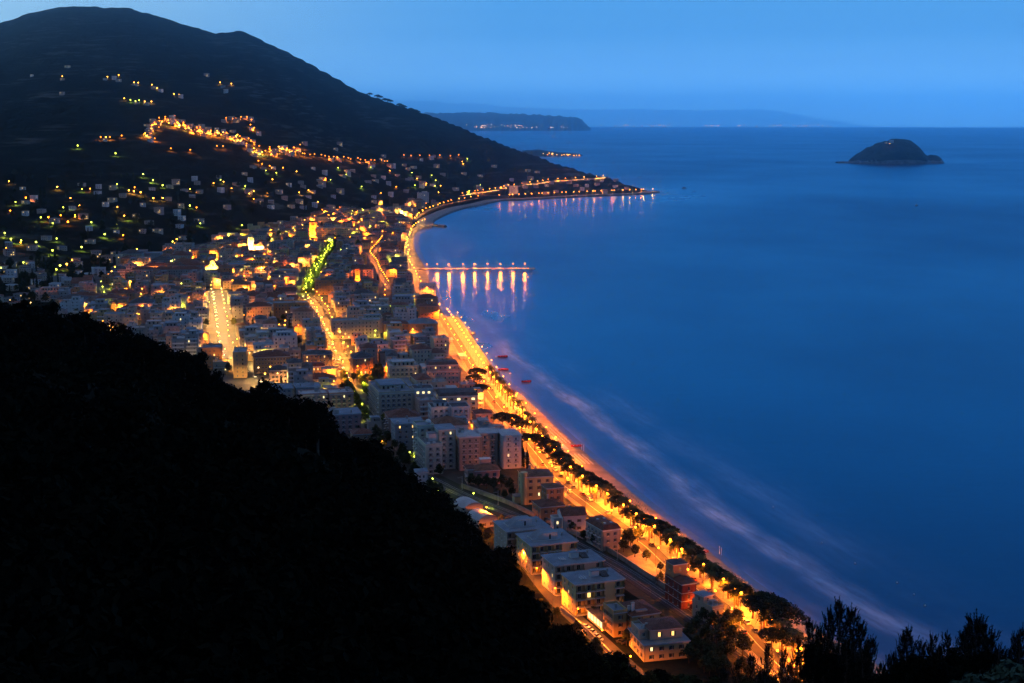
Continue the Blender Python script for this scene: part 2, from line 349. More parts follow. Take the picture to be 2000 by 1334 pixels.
# ------------------------------------------------------------------ far coasts and island
M_FAR = mat("far_land", (.030,.036,.034), .95, col2=(.016,.022,.02), scale=.0015)
M_ISLE = mat("isle_scrub", (.034,.040,.026), .95, col2=(.012,.016,.010), scale=.02, bump=6, bscale=.05)
M_ROCK = mat("sea_rock", (.22,.20,.18), .9, col2=(.09,.085,.08), scale=.06, bump=2)
def massif(name, prof, y, depth, drop, m, label, steps=6, rough=0):
    """a range of land seen from the sea: its skyline, a seaward slope in front and a landward one behind"""
    bm = MB(); pts = [at_y(px, py, y) for px, py in prof]
    P = []
    for i in range(len(pts) - 1):
        for k in range(8):
            t = k / 8; p = pts[i].lerp(pts[i+1], t); p.z += rough * (rng.random() - .5); P.append(p)
    P.append(pts[-1])
    zb = -(y * y) / (2 * RE) - drop
    rows = []
    for r, (fy, fz) in enumerate([(-.5, 0), (-.42, .12), (-.3, .38), (-.16, .72), (0, 1), (.3, .6), (.8, 0)]):
        row = []
        for i, p in enumerate(P):
            w = math.sin(i * 1.7 + r) * .05 + math.sin(i * .61 + 2 * r) * .06
            row.append((p.x * (1 + (fy + w * (1 - fz)) * depth / y), y + (fy + w * (1 - fz)) * depth, zb + (p.z - zb) * fz))
        rows.append(row)
    n = len(P); vs = [v for row in rows for v in row]; fs = [(r*n+i, r*n+i+1, (r+1)*n+i+1, (r+1)*n+i) for r in range(len(rows)-1) for i in range(n-1)]
    bm.add(vs, fs); o = bm.build(name, m); o.data.polygons.foreach_set("use_smooth", [True]*len(o.data.polygons)); return tag(o, label, "land", kind="structure")
massif("far_headland", [(700,228),(790,224),(830,221),(870,219.5),(930,220),(975,221),(1020,223),(1065,225),(1100,227),(1128,229),(1136,233),(1142,240),(1149,246),(1154,251)], 24000, 4200, 10, M_FAR, "long flat-topped headland fading blue across the bay", rough=26)
massif("far_mountains", [(500,216),(640,205),(740,199),(800,196),(850,198),(890,202),(930,201),(960,206),(1000,210),(1060,212),(1110,214),(1180,214),(1240,213),(1300,215),(1380,216),(1450,214),(1490,213.5),(1530,218),(1570,226),(1610,234),(1650,240),(1690,246),(1730,250)], 94000, 6000, 40, M_FAR, "pale mountains along the far coast behind the headland", rough=60)
def far_point():
    massif("far_point", [(1020,294),(1050,292),(1072,295),(1090,297.5),(1110,299),(1128,300.5),(1140,304.5)], 7280, 420, 2, M_FAR, "low spit of land beyond the cape with harbour lights", rough=2)
far_point()
def island():
    y0 = at(1755, 318, 0).y; sc = y0 * CP / FPX
    prof = [(1640,318.4),(1664,317.3),(1668,313),(1680,303),(1700,291),(1722,281),(1734,277.5),(1745,275),(1758,273),(1772,273),(1782,275.5),(1792,280),(1800,287),(1806,295),(1812,302),(1818,306),(1828,304.5),(1838,306),(1845,312),(1849,318)]
    xs = np.array([at_y(px, py, y0).x for px, py in prof]); zs = np.array([max(at_y(px, py, y0).z, -2) for px, py in prof]) + 4
    U = np.linspace(xs[0], xs[-1], 120); T = np.linspace(-1, 1, 44)
    V = []; top = np.interp(U, xs, zs)
    for t in T:
        w = max(0, 1 - abs(t) ** 1.7)
        for u, h in zip(U, top):
            half = 30 + 95 * min(1, h / 60)
            nz_ = float(fbm(u / 17, t * 7 + 3, 4))
            V.append((u, y0 + 60 + t * half, -7 + (h + 5) * w ** .62 + nz_ * 13 * w))
    n = len(U); F = [(i*n+k, i*n+k+1, (i+1)*n+k+1, (i+1)*n+k) for i in range(len(T)-1) for k in range(n-1)]
    b = MB(); b.add(V, F); o = b.build("island", [M_ISLE, M_ROCK])
    for p in o.data.polygons:
        p.use_smooth = True
        if p.center.z < 6 + 9 * vnoise(p.center.x / 9, 3.3): p.material_index = 1
    tag(o, "small steep wooded island offshore", "island", kind="structure")
    return y0
ISLE_Y = island()
# ------------------------------------------------------------------ air
def haze():
    b = MB(); b.box(-45000, 45000, -1200, 101000, -900, 1400); o = b.build("haze", [])
    m = bpy.data.materials.new("evening_haze"); m.use_nodes = True; nt = m.node_tree; nt.nodes.remove(nt.nodes["Principled BSDF"])
    v = nt.nodes.new("ShaderNodeVolumePrincipled"); v.inputs["Color"].default_value = (.62,.84,1,1); v.inputs["Density"].default_value = HAZE; v.inputs["Anisotropy"].default_value = .95
    nt.links.new(v.outputs[0], nt.nodes["Material Output"].inputs["Volume"]); o.data.materials.append(m)
    o.display_type = 'WIRE'; tag(o, "thin blue evening haze filling the air over the bay", "haze", kind="stuff")
HAZE = 3.8e-5
haze()
# ------------------------------------------------------------------ beach, roads, railway: sheets laid on the plain
M_SAND = mat("beach_sand", (.36,.28,.20), .95, col2=(.24,.18,.125), scale=.12, bump=.25, bscale=.5)
M_WET = mat("wet_sand", (.10,.085,.07), .35, col2=(.06,.05,.045), scale=.2)
M_ASPH = mat("asphalt", (.058,.056,.054), .85, col2=(.035,.034,.034), scale=.15)
M_PAVE = mat("stone_paving", (.22,.20,.17), .85, col2=(.14,.125,.105), scale=.3)
M_EARTH = mat("garden_earth", (.035,.040,.020), .95, col2=(.018,.020,.010), scale=.15, bump=.3)
M_TOWN = mat("town_ground", (.075,.070,.062), .9, col2=(.035,.034,.030), scale=.08)
M_LINE = mat("road_paint", (.75,.75,.72), .7, var=.3, scale=1.5)
M_BALLAST = mat("rail_ballast", (.045,.042,.042), .95, col2=(.02,.02,.022), scale=.8, bump=.15)
M_STEEL = mat("rail_steel", (.35,.34,.33), .35, var=.4, scale=.5, metal=.9)
M_CONC = mat("concrete", (.30,.28,.25), .9, col2=(.18,.17,.15), scale=.3)
M_TWALL = mat("garden_wall_stone", (.34,.30,.25), .9, col2=(.20,.175,.145), scale=.35)
def gpts(px, z=2.5, step=4.0): return smooth([at(a, b, z) for a, b in px], step)
def offs(P, d):
    t = np.gradient(P, axis=0); t /= np.linalg.norm(t, axis=1)[:,None]
    return P + np.stack([-t[:,1], t[:,0]], 1) * d
def ribbon(name, P, half, z, m, label=None, kind="structure", lo=None, zf=None):
    a, b = (offs(P, half), offs(P, -half)) if lo is None else (offs(P, half), offs(P, lo))
    n = len(P); zz = lambda q: z if zf is None else zf(q)
    vs = [(p[0], p[1], zz(p)) for p in a] + [(p[0], p[1], zz(p)) for p in b]
    bm = MB(); bm.add(vs, [(i+1, i, n+i, n+i+1) for i in range(n-1)])
    o = bm.build(name, m); return tag(o, label, None, None, kind) if label else o
def strip_from_coast(name, prof, m, label, s0=0, s1=None, mats=None):
    """prof: (metres inland of the waterline, height) rows swept along the coast"""
    P = COAST[int(s0/6):(int(s1/6) if s1 else None)]; rows = []
    for d, z in prof:
        Q = offs(P, d); rows.append([(q[0], q[1], z) for q in Q])
    n = len(P); vs = [v for r in rows for v in r]; fs = [((r+1)*n+i, (r+1)*n+i+1, r*n+i+1, r*n+i) for r in range(len(rows)-1) for i in range(n-1)]
    bm = MB(); bm.add(vs, fs)
    if mats:
        bm.m = [mats[r] for r in range(len(rows)-1) for i in range(n-1)]
    o = bm.build(name, m); o.data.polygons.foreach_set("use_smooth", [True]*len(o.data.polygons)); return tag(o, label, None, None, "structure")
_bs = [i for i in range(len(COAST)) if COAST[i,1] > 2540 and i > 100]
BEACH_END = _bs[0] * 6.0 if _bs else len(COAST) * 6.0
strip_from_coast("beach", [(-12,-1.2),(-3,-.2),(1.5,.22),(4,.6),(10,1.35),(17,2.0),(21,2.3),(27,2.62)], [M_SAND, M_WET], "long narrow sandy beach curving along the town", 0, BEACH_END, [1,1,1,0,0,0,0])
strip_from_coast("quay", [(-6,-2),(-1.0,-.6),(0,2.2),(1,2.75),(16,2.8),(30,2.5)], [M_ROCK, M_CONC], "stone sea wall and quay road under the cape", BEACH_END - 12, len(COAST)*6 - 6, [0,0,0,1,1])
# town plain: dark paved ground under the houses
def plain():
    pts = [(860,1010),(760,920),(640,830),(520,790),(400,730),(200,660),(110,640),(110,575),(250,505),(420,470),(600,440),(700,412),(800,398)]
    a = [at(x, y, 2.5) for x, y in pts]; P = offs(COAST[60:int(BEACH_END/6)-10:4], 26)
    vs = [(p.x, p.y, 2.53) for p in a] + [(p[0], p[1], 2.53) for p in P[::-1]]
    bm = MB(); bm.quad(vs[::-1]); bm.quad(vs)
    bm.f = bm.f[1:]; bm.m = bm.m[1:]
    tag(bm.build("town_ground", M_TOWN), "paved ground between the houses of the town", kind="structure")
plain()
ROAD_PX = [(1660,1420),(1560,1336),(1489,1269),(1452,1228),(1412,1192),(1360,1150),(1304,1108),(1262,1069),(1228,1044),(1190,1016),(1150,986),(1090,938),(1050,890),(1018,850),(987,808),(962,777),(938,741),(918,709),(897,674),(876,640),(862,618)]
ROAD = gpts(ROAD_PX)
ribbon("seafront_road", ROAD, 4.2, 2.66, M_ASPH, "asphalt seafront road lit orange")
for d in (-2.1, 2.1, 3.9, -3.9): pass
ribbon("road_marking", ROAD, .10, 2.664, M_LINE, "white centre line of the seafront road", lo=-.10)
ribbon("promenade", ROAD, -4.4, 2.72, M_PAVE, "paved seafront promenade between road and beach", lo=-15.0)
ribbon("pavement", ROAD, 7.2, 2.78, M_PAVE, "pavement on the inland side of the seafront road", lo=4.4)
AVB_PX = [(735,830),(722,803),(710,785),(697,765),(684,735),(673,715),(661,690),(650,660),(640,640),(628,618),(614,596),(601,578)]
AVB2_PX = [(601,578),(604,560),(613,540),(624,520),(634,503),(643,490),(650,478)]
AVB = gpts(AVB_PX); AVB2 = gpts(AVB2_PX)
ribbon("avenue", AVB, 7.5, 2.60, M_ASPH, "broad tree-lined avenue through the town")
ribbon("avenue", AVB2, 7.0, 2.60, M_ASPH, "far stretch of the tree-lined avenue")
AVA_PX = [(540,765),(512,742),(490,727),(470,715),(452,708),(442,690),(436,665),(432,640),(428,610),(424,585),(421,566)]
AVA = gpts(AVA_PX)
ribbon("avenue", AVA, 6.0, 2.604, M_ASPH, "wide white-lit avenue at the left of the town")
SIDE_PX = [(1270,1345),(1235,1310),(1200,1277),(1160,1240),(1118,1203),(1075,1160),(1032,1105),(990,1055),(950,1005)]
SIDE = gpts(SIDE_PX)
ribbon("side_road", SIDE, 3.6, 2.606, M_ASPH, "narrow road behind the apartment blocks at the foot of the hill")
RAIL_PX = [(1560,1360),(1480,1296),(1400,1238),(1347,1199),(1275,1151),(1220,1115),(1160,1082),(1100,1052),(1030,1018),(960,990),(900,965),(850,940),(800,915)]
RAIL = gpts(RAIL_PX)
ribbon("railway_bed", RAIL, 5.2, 2.63, M_BALLAST, "dark railway track bed between wall and apartment blocks")
ribbon("embankment", RAIL, 11.0, 2.60, M_EARTH, "grassy railway verge on the hill side", lo=5.4)
ribbon("embankment", RAIL, -5.4, 2.60, M_EARTH, "grassy railway verge on the sea side", lo=-8.5)
def rails():
    for k, d in enumerate((-2.9, -1.45, 1.45, 2.9)):
        Q = offs(RAIL, d); bm = MB()
        bm.tube([(p[0], p[1], 2.78) for p in Q[::2]], .07, 4)
        tag(bm.build("rail", M_STEEL), ["steel rail nearest the garden wall", "second steel rail from the garden wall", "third steel rail from the garden wall", "steel rail nearest the apartment blocks"][k], "rail", "rails of the coastal railway")
rails()
def wallrun(name, P, h, t, m, label, z=2.6, cap=True):
    a, b = offs(P, t/2), offs(P, -t/2); n = len(P); bm = MB()
    vs = [(p[0],p[1],z) for p in a] + [(p[0],p[1],z+h) for p in a] + [(p[0],p[1],z+h) for p in b] + [(p[0],p[1],z) for p in b]
    bm.add(vs, [(r*n+i, (r*n+i+1), ((r+1)*n+i+1), ((r+1)*n+i)) for r in range(3) for i in range(n-1)] + [(0, n, 2*n, 3*n), (n-1, 4*n-1, 3*n-1, 2*n-1)])
    o = thing(name, label, "wall", (0,0,0)); bm.build("masonry", m, o)
    if cap:
        c = MB(); a, b = offs(P, t/2+.12), offs(P, -t/2-.12); zz = z+h+.002
        vs = [(p[0],p[1],zz) for p in a] + [(p[0],p[1],zz+.18) for p in a] + [(p[0],p[1],zz+.18) for p in b] + [(p[0],p[1],zz) for p in b]
        c.add(vs, [(r*n+i, (r*n+i+1), ((r+1)*n+i+1), ((r+1)*n+i)) for r in range(3) for i in range(n-1)] + [(3*n+i, 3*n+i+1, i+1, i) for i in range(n-1)] + [(0, n, 2*n, 3*n), (n-1, 4*n-1, 3*n-1, 2*n-1)])
        c.build("coping", M_CONC, o)
WALL = gpts([(1360,1192),(1320,1166),(1283,1140),(1250,1119),(1215,1095),(1170,1069),(1132,1050),(1080,1026),(1030,1004),(993,986),(950,970),(899,952)])
wallrun("boundary_wall", WALL, 2.2, .4, M_TWALL, "long pale stone wall between the railway and the villa gardens")
wallrun("retaining_wall", offs(ROAD, -15.2), .9, .4, M_CONC, "low concrete parapet between promenade and beach", 2.5)
_sw = gpts([(1118,1190),(1160,1225),(1200,1262),(1225,1288)])
wallrun("retaining_wall", offs(_sw, -5.0), 1.6, .35, M_TWALL, "low wall along the orange-lit car park road", 2.6)
# gardens of the villas between railway wall and road
def patch(name, px, z, m, label):
    bm = MB(); P = [at(a, b, z) for a, b in px]
    bm.quad(P); o = bm.build(name, m); o.data.update()
    if o.data.polygons[0].normal.z < 0: o.data.flip_normals()
    tag(o, label, None, None, "structure")
patch("garden_ground", [(1420,1235),(1360,1190),(1283,1138),(1215,1093),(1132,1048),(1030,1002),(930,962),(960,900),(1060,925),(1140,990),(1220,1050),(1300,1118),(1395,1190)], 2.57, M_EARTH, "dark planted ground of the villa gardens")
patch("courtyard", [(1215,1092),(1280,1136),(1330,1128),(1300,1112),(1250,1078)], 2.612, mat("court_paving", (.30,.22,.17), .9, col2=(.2,.15,.12), scale=.3), "paved terrace garden beside the railway wall")
patch("lawn", [(820,960),(850,938),(900,962),(1000,1006),(1075,1045),(1060,1062),(985,1035),(900,1010),(850,990)], 2.575, mat("lawn_grass", (.045,.075,.022), .95, col2=(.022,.04,.012), scale=.25, bump=.2), "dim green lawn beside the railway")
# ------------------------------------------------------------------ building kit
def wallmat(n, c, var=.22): return mat("render_" + n, c, .88, col2=tuple(x * (1 - var) for x in c), scale=.22, stretch=(1, 1, .35), bump=.012, bscale=3)
WALL_C = {"cream": (.52,.44,.31), "ochre": (.52,.36,.16), "pink": (.56,.36,.28), "white": (.62,.60,.56), "grey": (.33,.32,.30), "orange": (.52,.27,.12), "pale green": (.52,.55,.42), "yellow": (.62,.49,.22), "beige": (.43,.36,.28), "rose": (.50,.30,.26), "brown": (.34,.22,.13), "stone": (.40,.36,.30)}
WM = {k: wallmat(k.replace(" ", "_"), v) for k, v in WALL_C.items()}
def tiles(n, c):
    m = mat("roof_" + n, c, .9, col2=tuple(x * .55 for x in c), scale=.5); nt = m.node_tree; b = nt.nodes["Principled BSDF"]
    w = nt.nodes.new("ShaderNodeTexWave"); w.inputs["Scale"].default_value = 4; w.inputs["Distortion"].default_value = 1.5; w.bands_direction = 'DIAGONAL'
    tc = nt.nodes.new("ShaderNodeTexCoord"); nt.links.new(tc.outputs["Object"], w.inputs[0]); bp = nt.nodes.new("ShaderNodeBump"); bp.inputs["Distance"].default_value = .05
    nt.links.new(w.outputs["Fac"], bp.inputs["Height"]); nt.links.new(bp.outputs[0], b.inputs["Normal"]); return m
RM = {"red": tiles("red_tile", (.20,.085,.055)), "rust": tiles("rust_tile", (.24,.12,.07)), "dark": tiles("dark_slate", (.10,.095,.095)),
      "grey": mat("roof_grey_felt", (.30,.31,.31), .85, col2=(.18,.19,.19), scale=.18), "blue": mat("roof_bluish_sheet", (.20,.24,.27), .7, col2=(.12,.145,.17), scale=.15),
      "pale": mat("roof_pale_screed", (.46,.46,.44), .85, col2=(.30,.30,.30), scale=.15), "terrace": mat("roof_terrace_tile", (.30,.24,.20), .85, col2=(.19,.15,.13), scale=.25)}
M_GLASS = mat("window_glass", (.02,.022,.025), .12, var=.5, scale=.3, spec=.6)
M_LIT = emit("lit_window_warm", (1.0,.60,.16), 2.2); M_LITW = emit("lit_window_pale", (1.0,.80,.36), 2.0)
M_TRIM = mat("white_trim", (.66,.64,.60), .8, var=.15, scale=.8)
M_SHUT = mat("green_shutter", (.05,.09,.07), .7, var=.3, scale=2); M_SHUTB = mat("brown_shutter", (.13,.07,.045), .7, var=.3, scale=2); M_SHUTG = mat("grey_blue_shutter", (.16,.19,.23), .7, var=.3, scale=2)
M_SHUTL = mat("faded_shutter", (.24,.21,.17), .75, var=.3, scale=2); M_SHUTV = mat("sage_shutter", (.13,.17,.13), .75, var=.3, scale=2)
M_IRON = mat("dark_iron", (.04,.04,.042), .6, var=.3, scale=2)
M_DARKW = mat("opening_dark", (.05,.045,.04), .9, var=.3, scale=1)
def face_grid(bm, o, ux, n, W_, xs, zs, hole, mi=0):
    """a wall face of width W_ and rows zs, cut so that openings are recessed into it"""
    o, ux, n = Vector(o), Vector(ux), Vector(n)
    P = lambda x, z, d=0: o + ux * x + Vector((0, 0, z)) - n * d
    for i in range(len(xs) - 1):
        for j in range(len(zs) - 1):
            x0, x1, z0, z1 = xs[i], xs[i+1], zs[j], zs[j+1]
            h = hole(i, j)
            if not h: bm.quad([P(x0,z0), P(x1,z0), P(x1,z1), P(x0,z1)], mi); continue
            d, hm, rm = h
            bm.quad([P(x0,z0,d), P(x1,z0,d), P(x1,z1,d), P(x0,z1,d)], hm)
            for a, b in (((x0,z0),(x1,z0)), ((x1,z0),(x1,z1)), ((x1,z1),(x0,z1)), ((x0,z1),(x0,z0))):
                bm.quad([P(*a), P(*b), P(*b, d), P(*a, d)], rm)
def splits(W_, H_, floors, fh, ww, wh, sill, sp, z0=.0, margin=1.0):
    n = max(1, int((W_ - 2 * margin) / sp)); pit = (W_ - 2 * margin) / n
    xs = [0.0]; cx = []
    for k in range(n):
        c = margin + pit * (k + .5); cx.append(c); xs += [c - ww/2, c + ww/2]
    xs.append(W_); zs = [0.0]
    for f in range(floors): zs += [z0 + f*fh + sill, z0 + f*fh + sill + wh]
    zs.append(H_); return xs, zs, cx
MESH = {}
def window_mesh(w, h, kind, lit):
    k = ("w", w, h, kind, lit)
    if k in MESH: return MESH[k]
    b = MB(); t = .07
    b.quad([(-w/2,.02,0),(w/2,.02,0),(w/2,.02,h),(-w/2,.02,h)], 0)
    for x0, x1, z0, z1 in ((-w/2,-w/2+t,0,h),(w/2-t,w/2,0,h),(-w/2+t,w/2-t,0,t),(-w/2+t,w/2-t,h-t,h),(-.03,.03,t,h-t)): b.box(x0,x1,-.03,.018,z0,z1,1)
    b.box(-w/2-.08,w/2+.08,-.26,.0,-.09,-.005,1)
    if kind != "plain":
        for s in (-1, 1):
            x0, x1 = (w/2+.01, w/2+w*.46) if s > 0 else (-w/2-w*.46, -w/2-.01)
            b.box(x0, x1, -.205, -.162, .0, h, 2)
    m = b.mesh("window", [ {0: M_GLASS, 1: M_LIT, 2: M_LITW}[lit], M_TRIM, {"green": M_SHUT, "brown": M_SHUTB, "grey": M_SHUTG, "plain": M_SHUT}[kind]])
    MESH[k] = m; return m
def balcony_mesh(w, d=1.2, solid=False):
    k = ("b", w, d, solid)
    if k in MESH: return MESH[k]
    b = MB(); b.box(-w/2, w/2, -d, -.004, -.16, 0, 0)
    if solid:
        b.box(-w/2, w/2, -d, -d+.1, .0, .95, 0); b.box(-w/2, -w/2+.1, -d+.1, -.004, 0, .95, 0); b.box(w/2-.1, w/2, -d+.1, -.004, 0, .95, 0)
    else:
        b.box(-w/2, w/2, -d, -d+.05, .92, .98, 1); b.box(-w/2, -w/2+.05, -d+.05, -.004, .92, .98, 1); b.box(w/2-.05, w/2, -d+.05, -.004, .92, .98, 1)
        n = max(4, int(w / .22))
        for i in range(n + 1):
            x = -w/2 + .02 + (w - .04) * i / n; b.box(x-.018, x+.018, -d+.01, -d+.04, 0, .92, 1)
        for y in (-d*.33, -d*.66):
            for s in (-1, 1): b.box(s*(w/2-.025)-.018, s*(w/2-.025)+.018, y-.018, y+.018, 0, .92, 1)
    m = b.mesh("balcony", [M_TRIM, M_IRON]); MESH[k] = m; return m
def box_mesh(kind, w, d, h, m, top=None):
    k = (kind, w, d, h, m.name)
    if k not in MESH:
        b = MB(); b.box(-w/2, w/2, -d/2, d/2, 0, h, 0)
        if top: b.box(-w/2-.15, w/2+.15, -d/2-.15, d/2+.15, h+.002, h+.2, 1)
        MESH[k] = b.mesh(kind, [m] + ([top] if top else []))
    return MESH[k]
def roof_mesh(style, w, d, h, m, wm):
    """a roof over the footprint x -w/2..w/2, y 0..d, starting at height h"""
    b = MB(); e = .55
    if style in ("flat", "parapet"):
        if style == "flat":
            b.box(-w/2-e, w/2+e, -e, d+e, h+.004, h+.34, 1, 0)
        else:
            b.box(-w/2-.12, w/2+.12, -.12, d+.12, h+.004, h+.22, 1, 0); t = .22; H = h+1.0
            b.box(-w/2-.12, w/2+.12, -.12, -.12+t, h+.22, H, 1); b.box(-w/2-.12, w/2+.12, d+.12-t, d+.12, h+.22, H, 1)
            b.box(-w/2-.12, -w/2-.12+t, -.12+t, d+.12-t, h+.22, H, 1); b.box(w/2+.12-t, w/2+.12, -.12+t, d+.12-t, h+.22, H, 1)
    elif style in ("hip", "low"):
        p = .42 if style == "hip" else .26
        x0, x1, y0, y1 = -w/2-e, w/2+e, -e, d+e; r = min(x1-x0, y1-y0)/2; z0 = h+.16; zt = z0 + r*p
        b.box(x0, x1, y0, y1, h+.004, z0, 1)
        if x1-x0 >= y1-y0: A, B = (x0+r, (y0+y1)/2, zt), (x1-r, (y0+y1)/2, zt)
        else: A, B = ((x0+x1)/2, y0+r, zt), ((x0+x1)/2, y1-r, zt)
        c = [(x0,y0,z0),(x1,y0,z0),(x1,y1,z0),(x0,y1,z0)]
        if x1-x0 >= y1-y0: F = [[c[0],c[1],B,A],[c[1],c[2],B],[c[2],c[3],A,B],[c[3],c[0],A]]
        else: F = [[c[0],c[1],A],[c[1],c[2],B,A],[c[2],c[3],B],[c[3],c[0],A,B]]
        for f in F: b.quad(f, 0)
    elif style == "gable":          # ridge along x
        x0, x1, y0, y1 = -w/2-e, w/2+e, -e, d+e; zt = h + (y1-y0)/2*.45; yc = (y0+y1)/2; t = .18
        for (ya, za), (yb, zb) in (((y0,h),(yc,zt)), ((yc,zt),(y1,h))):
            b.add([(x0,ya,za),(x1,ya,za),(x1,yb,zb),(x0,yb,zb),(x0,ya,za+t),(x1,ya,za+t),(x1,yb,zb+t),(x0,yb,zb+t)], [(4,5,6,7),(0,3,2,1),(0,1,5,4),(1,2,6,5),(2,3,7,6),(3,0,4,7)], 0)
        for x in (-w/2, w/2): b.quad([(x,0,h-.02),(x,d,h-.02),(x,d/2,h+d/2*.45)], 1)
    elif style == "mansard":
        x0, x1, y0, y1 = -w/2-.3, w/2+.3, -.3, d+.3; k = 1.6; z1 = h+2.4
        b.box(x0, x1, y0, y1, h+.004, h+.3, 1)
        c = [(x0,y0,h+.3),(x1,y0,h+.3),(x1,y1,h+.3),(x0,y1,h+.3)]; q = [(x0+k,y0+k,z1),(x1-k,y0+k,z1),(x1-k,y1-k,z1),(x0+k,y1-k,z1)]
        for i in range(4): b.quad([c[i], c[(i+1)%4], q[(i+1)%4], q[i]], 0)
        b.quad(q, 0)
    elif style == "barrel":         # rounded sheet roof, axis along y
        n = 10; x0, x1, y0, y1 = -w/2-.5, w/2+.5, -.5, d+.5
        arc = [(x0+(x1-x0)*i/n, h + .1 + math.sin(math.pi*i/n)**.8 * (x1-x0)*.22) for i in range(n+1)]
        for i in range(n): b.quad([(arc[i][0],y0,arc[i][1]),(arc[i+1][0],y0,arc[i+1][1]),(arc[i+1][0],y1,arc[i+1][1]),(arc[i][0],y1,arc[i][1])][::1], 0)
        for y in (-.01, d+.01): b.quad([(x,y,z) for x, z in arc] , 1)
    return b.mesh("roof", [m, wm])
def pipe_mesh(h):
    b = MB(); b.tube([(0,-.09,.1),(0,-.09,h-.45)], .06, 6); return b.mesh("rain_pipe", M_IRON)
FOOT_RECT = []      # footprints already taken: centre, half sizes, heading
def footprint(loc, rz, w, d, pad=0):
    c, s = math.cos(rz), math.sin(rz); return (loc[0] - s*d/2, loc[1] + c*d/2, w/2+pad, d/2+pad, rz)
def rect_hit(a, b):
    dx, dy = b[0]-a[0], b[1]-a[1]
    if dx*dx+dy*dy > (math.hypot(a[2],a[3])+math.hypot(b[2],b[3]))**2: return False
    for r in (a[4], b[4]):
        for ax in ((math.cos(r), math.sin(r)), (-math.sin(r), math.cos(r))):
            pr = lambda q: abs(q[2]*(math.cos(q[4])*ax[0]+math.sin(q[4])*ax[1])) + abs(q[3]*(-math.sin(q[4])*ax[0]+math.cos(q[4])*ax[1]))
            if abs(dx*ax[0]+dy*ax[1]) > pr(a)+pr(b): return False
    return True
def sides(w, d):      # origin, direction, outward normal, width: front, sea side, back, hill side
    return [((-w/2,0,0),(1,0,0),(0,-1,0),w), ((w/2,0,0),(0,1,0),(1,0,0),d), ((w/2,d,0),(-1,0,0),(0,1,0),w), ((-w/2,d,0),(0,-1,0),(-1,0,0),d)]
def fill(t, ox, oy, oz, w, d, floors, wall, roof="flat", rm="blue", fh=3.1, win="green", near=True, lit=(), blind=(), loggia=None, balc=None, ww=1.0, wh=1.5, sp=3.0, skip_roof=False, bands=False, litrate=0.0, sill=.9, partname="wall", shut=None):
    """one volume of a building: wall (with openings), its windows and balconies, its roof; all parts of the thing t"""
    h = floors * fh + .5; b = MB(); wins = []
    for si, (o, ux, n, W_) in enumerate(sides(w, d)):
        if si == 2 or si in blind:
            b.quad([Vector(o), Vector(o)+Vector(ux)*W_, Vector(o)+Vector(ux)*W_+Vector((0,0,h)), Vector(o)+Vector((0,0,h))], 0); continue
        if loggia and si in loggia:
            xs, zs = [0.0], [0.0]; cells = loggia[si]; pit = W_ / len(cells)
            for k in range(len(cells)): xs += [k*pit + .16, (k+1)*pit - .16]
            xs.append(W_)
            for f in range(floors): zs += [f*fh + .35, f*fh + fh - .15]
            zs.append(h)
            face_grid(b, o, ux, n, W_, xs, zs, lambda i, j: (1.25, 0, 0) if i % 2 == 1 and j % 2 == 1 and cells[(i-1)//2] else None)
            for k, c in enumerate(cells):
                for f in range(floors):
                    x = (k + .5) * pit
                    if c: wins.append((si, x, f*fh + .36, f, k, "door", 1.25)); wins.append((si, x, f*fh + .36, f, k, "rail", pit - .34))
            continue
        xs, zs, cx = splits(W_, h, floors, fh, ww, wh, sill, sp)
        L = {(i, j): (.16, (2 if rng.random() < .5 else 3) if (not near and rng.random() < litrate) else (1 if near else rng.choice([1, 1, 5, 5, 6])), 0) for i in range(len(xs)-1) for j in range(len(zs)-1) if i % 2 == 1 and j % 2 == 1}
        for k in list(L):
            if not near and rng.random() < .10: del L[k]
        face_grid(b, o, ux, n, W_, xs, zs, lambda i, j: L.get((i, j)))
        if near:
            for k, x in enumerate(cx):
                for f in range(floors): wins.append((si, x, f*fh + sill, f, k, "win", .16))
    if bands:
        for f in range(1, floors):
            z = f*fh - .05; b.box(-w/2-.06, w/2+.06, -.06, d+.06, z, z+.22, 4)
    me = b.mesh(partname, [WM[wall], M_DARKW if near else M_GLASS, M_LIT, M_LITW, M_TRIM, shut or M_SHUTL, M_SHUTG])
    import bmesh
    bm = bmesh.new(); bm.from_mesh(me); bmesh.ops.remove_doubles(bm, verts=bm.verts, dist=1e-4); bm.to_mesh(me); bm.free()
    link(partname, me, t, (ox, oy, oz))
    angs = [0, math.pi/2, math.pi, -math.pi/2]
    for si, x, z, f, k, kd, dep in wins:
        o, ux, n, W_ = sides(w, d)[si]; p = Vector(o) + Vector(ux) * x + Vector((ox, oy, oz + z))
        lv = 1 if (si, f, k) in lit else (2 if (si, f, k, 2) in lit or (kd == 'win' and rng.random() < .035) else 0)
        if kd == "win":
            q = link("window", window_mesh(ww, wh, win, lv), t, p - Vector(n) * (dep - .04), angs[si])
            if balc and si in balc and f >= 1 and k in balc[si]:
                link("balcony", balcony_mesh(2.4), t, p + Vector((0, 0, -sill + .1)), angs[si])
        elif kd == "door":
            link("window", window_mesh(1.5, 2.1, "plain", lv), t, p - Vector(n) * (dep - .04), angs[si])
        else:
            link("balcony", balcony_mesh(round(dep, 2), 1.0), t, p + Vector((0, 0, .02)), angs[si])
    if near and floors > 1:
        c = MB(); c.box(-w/2-.16, w/2+.16, -.16, .0-.004, h-.42, h-.16); link("cornice", c.mesh("cornice", M_TRIM), t, (ox, oy, oz))
        for sx in (-1, 1):
            if rng.random() < .7: link("rain_pipe", MESH.setdefault(("pipe", round(h,1)), pipe_mesh(h)), t, (ox + sx * (w/2 - .35), oy, oz))
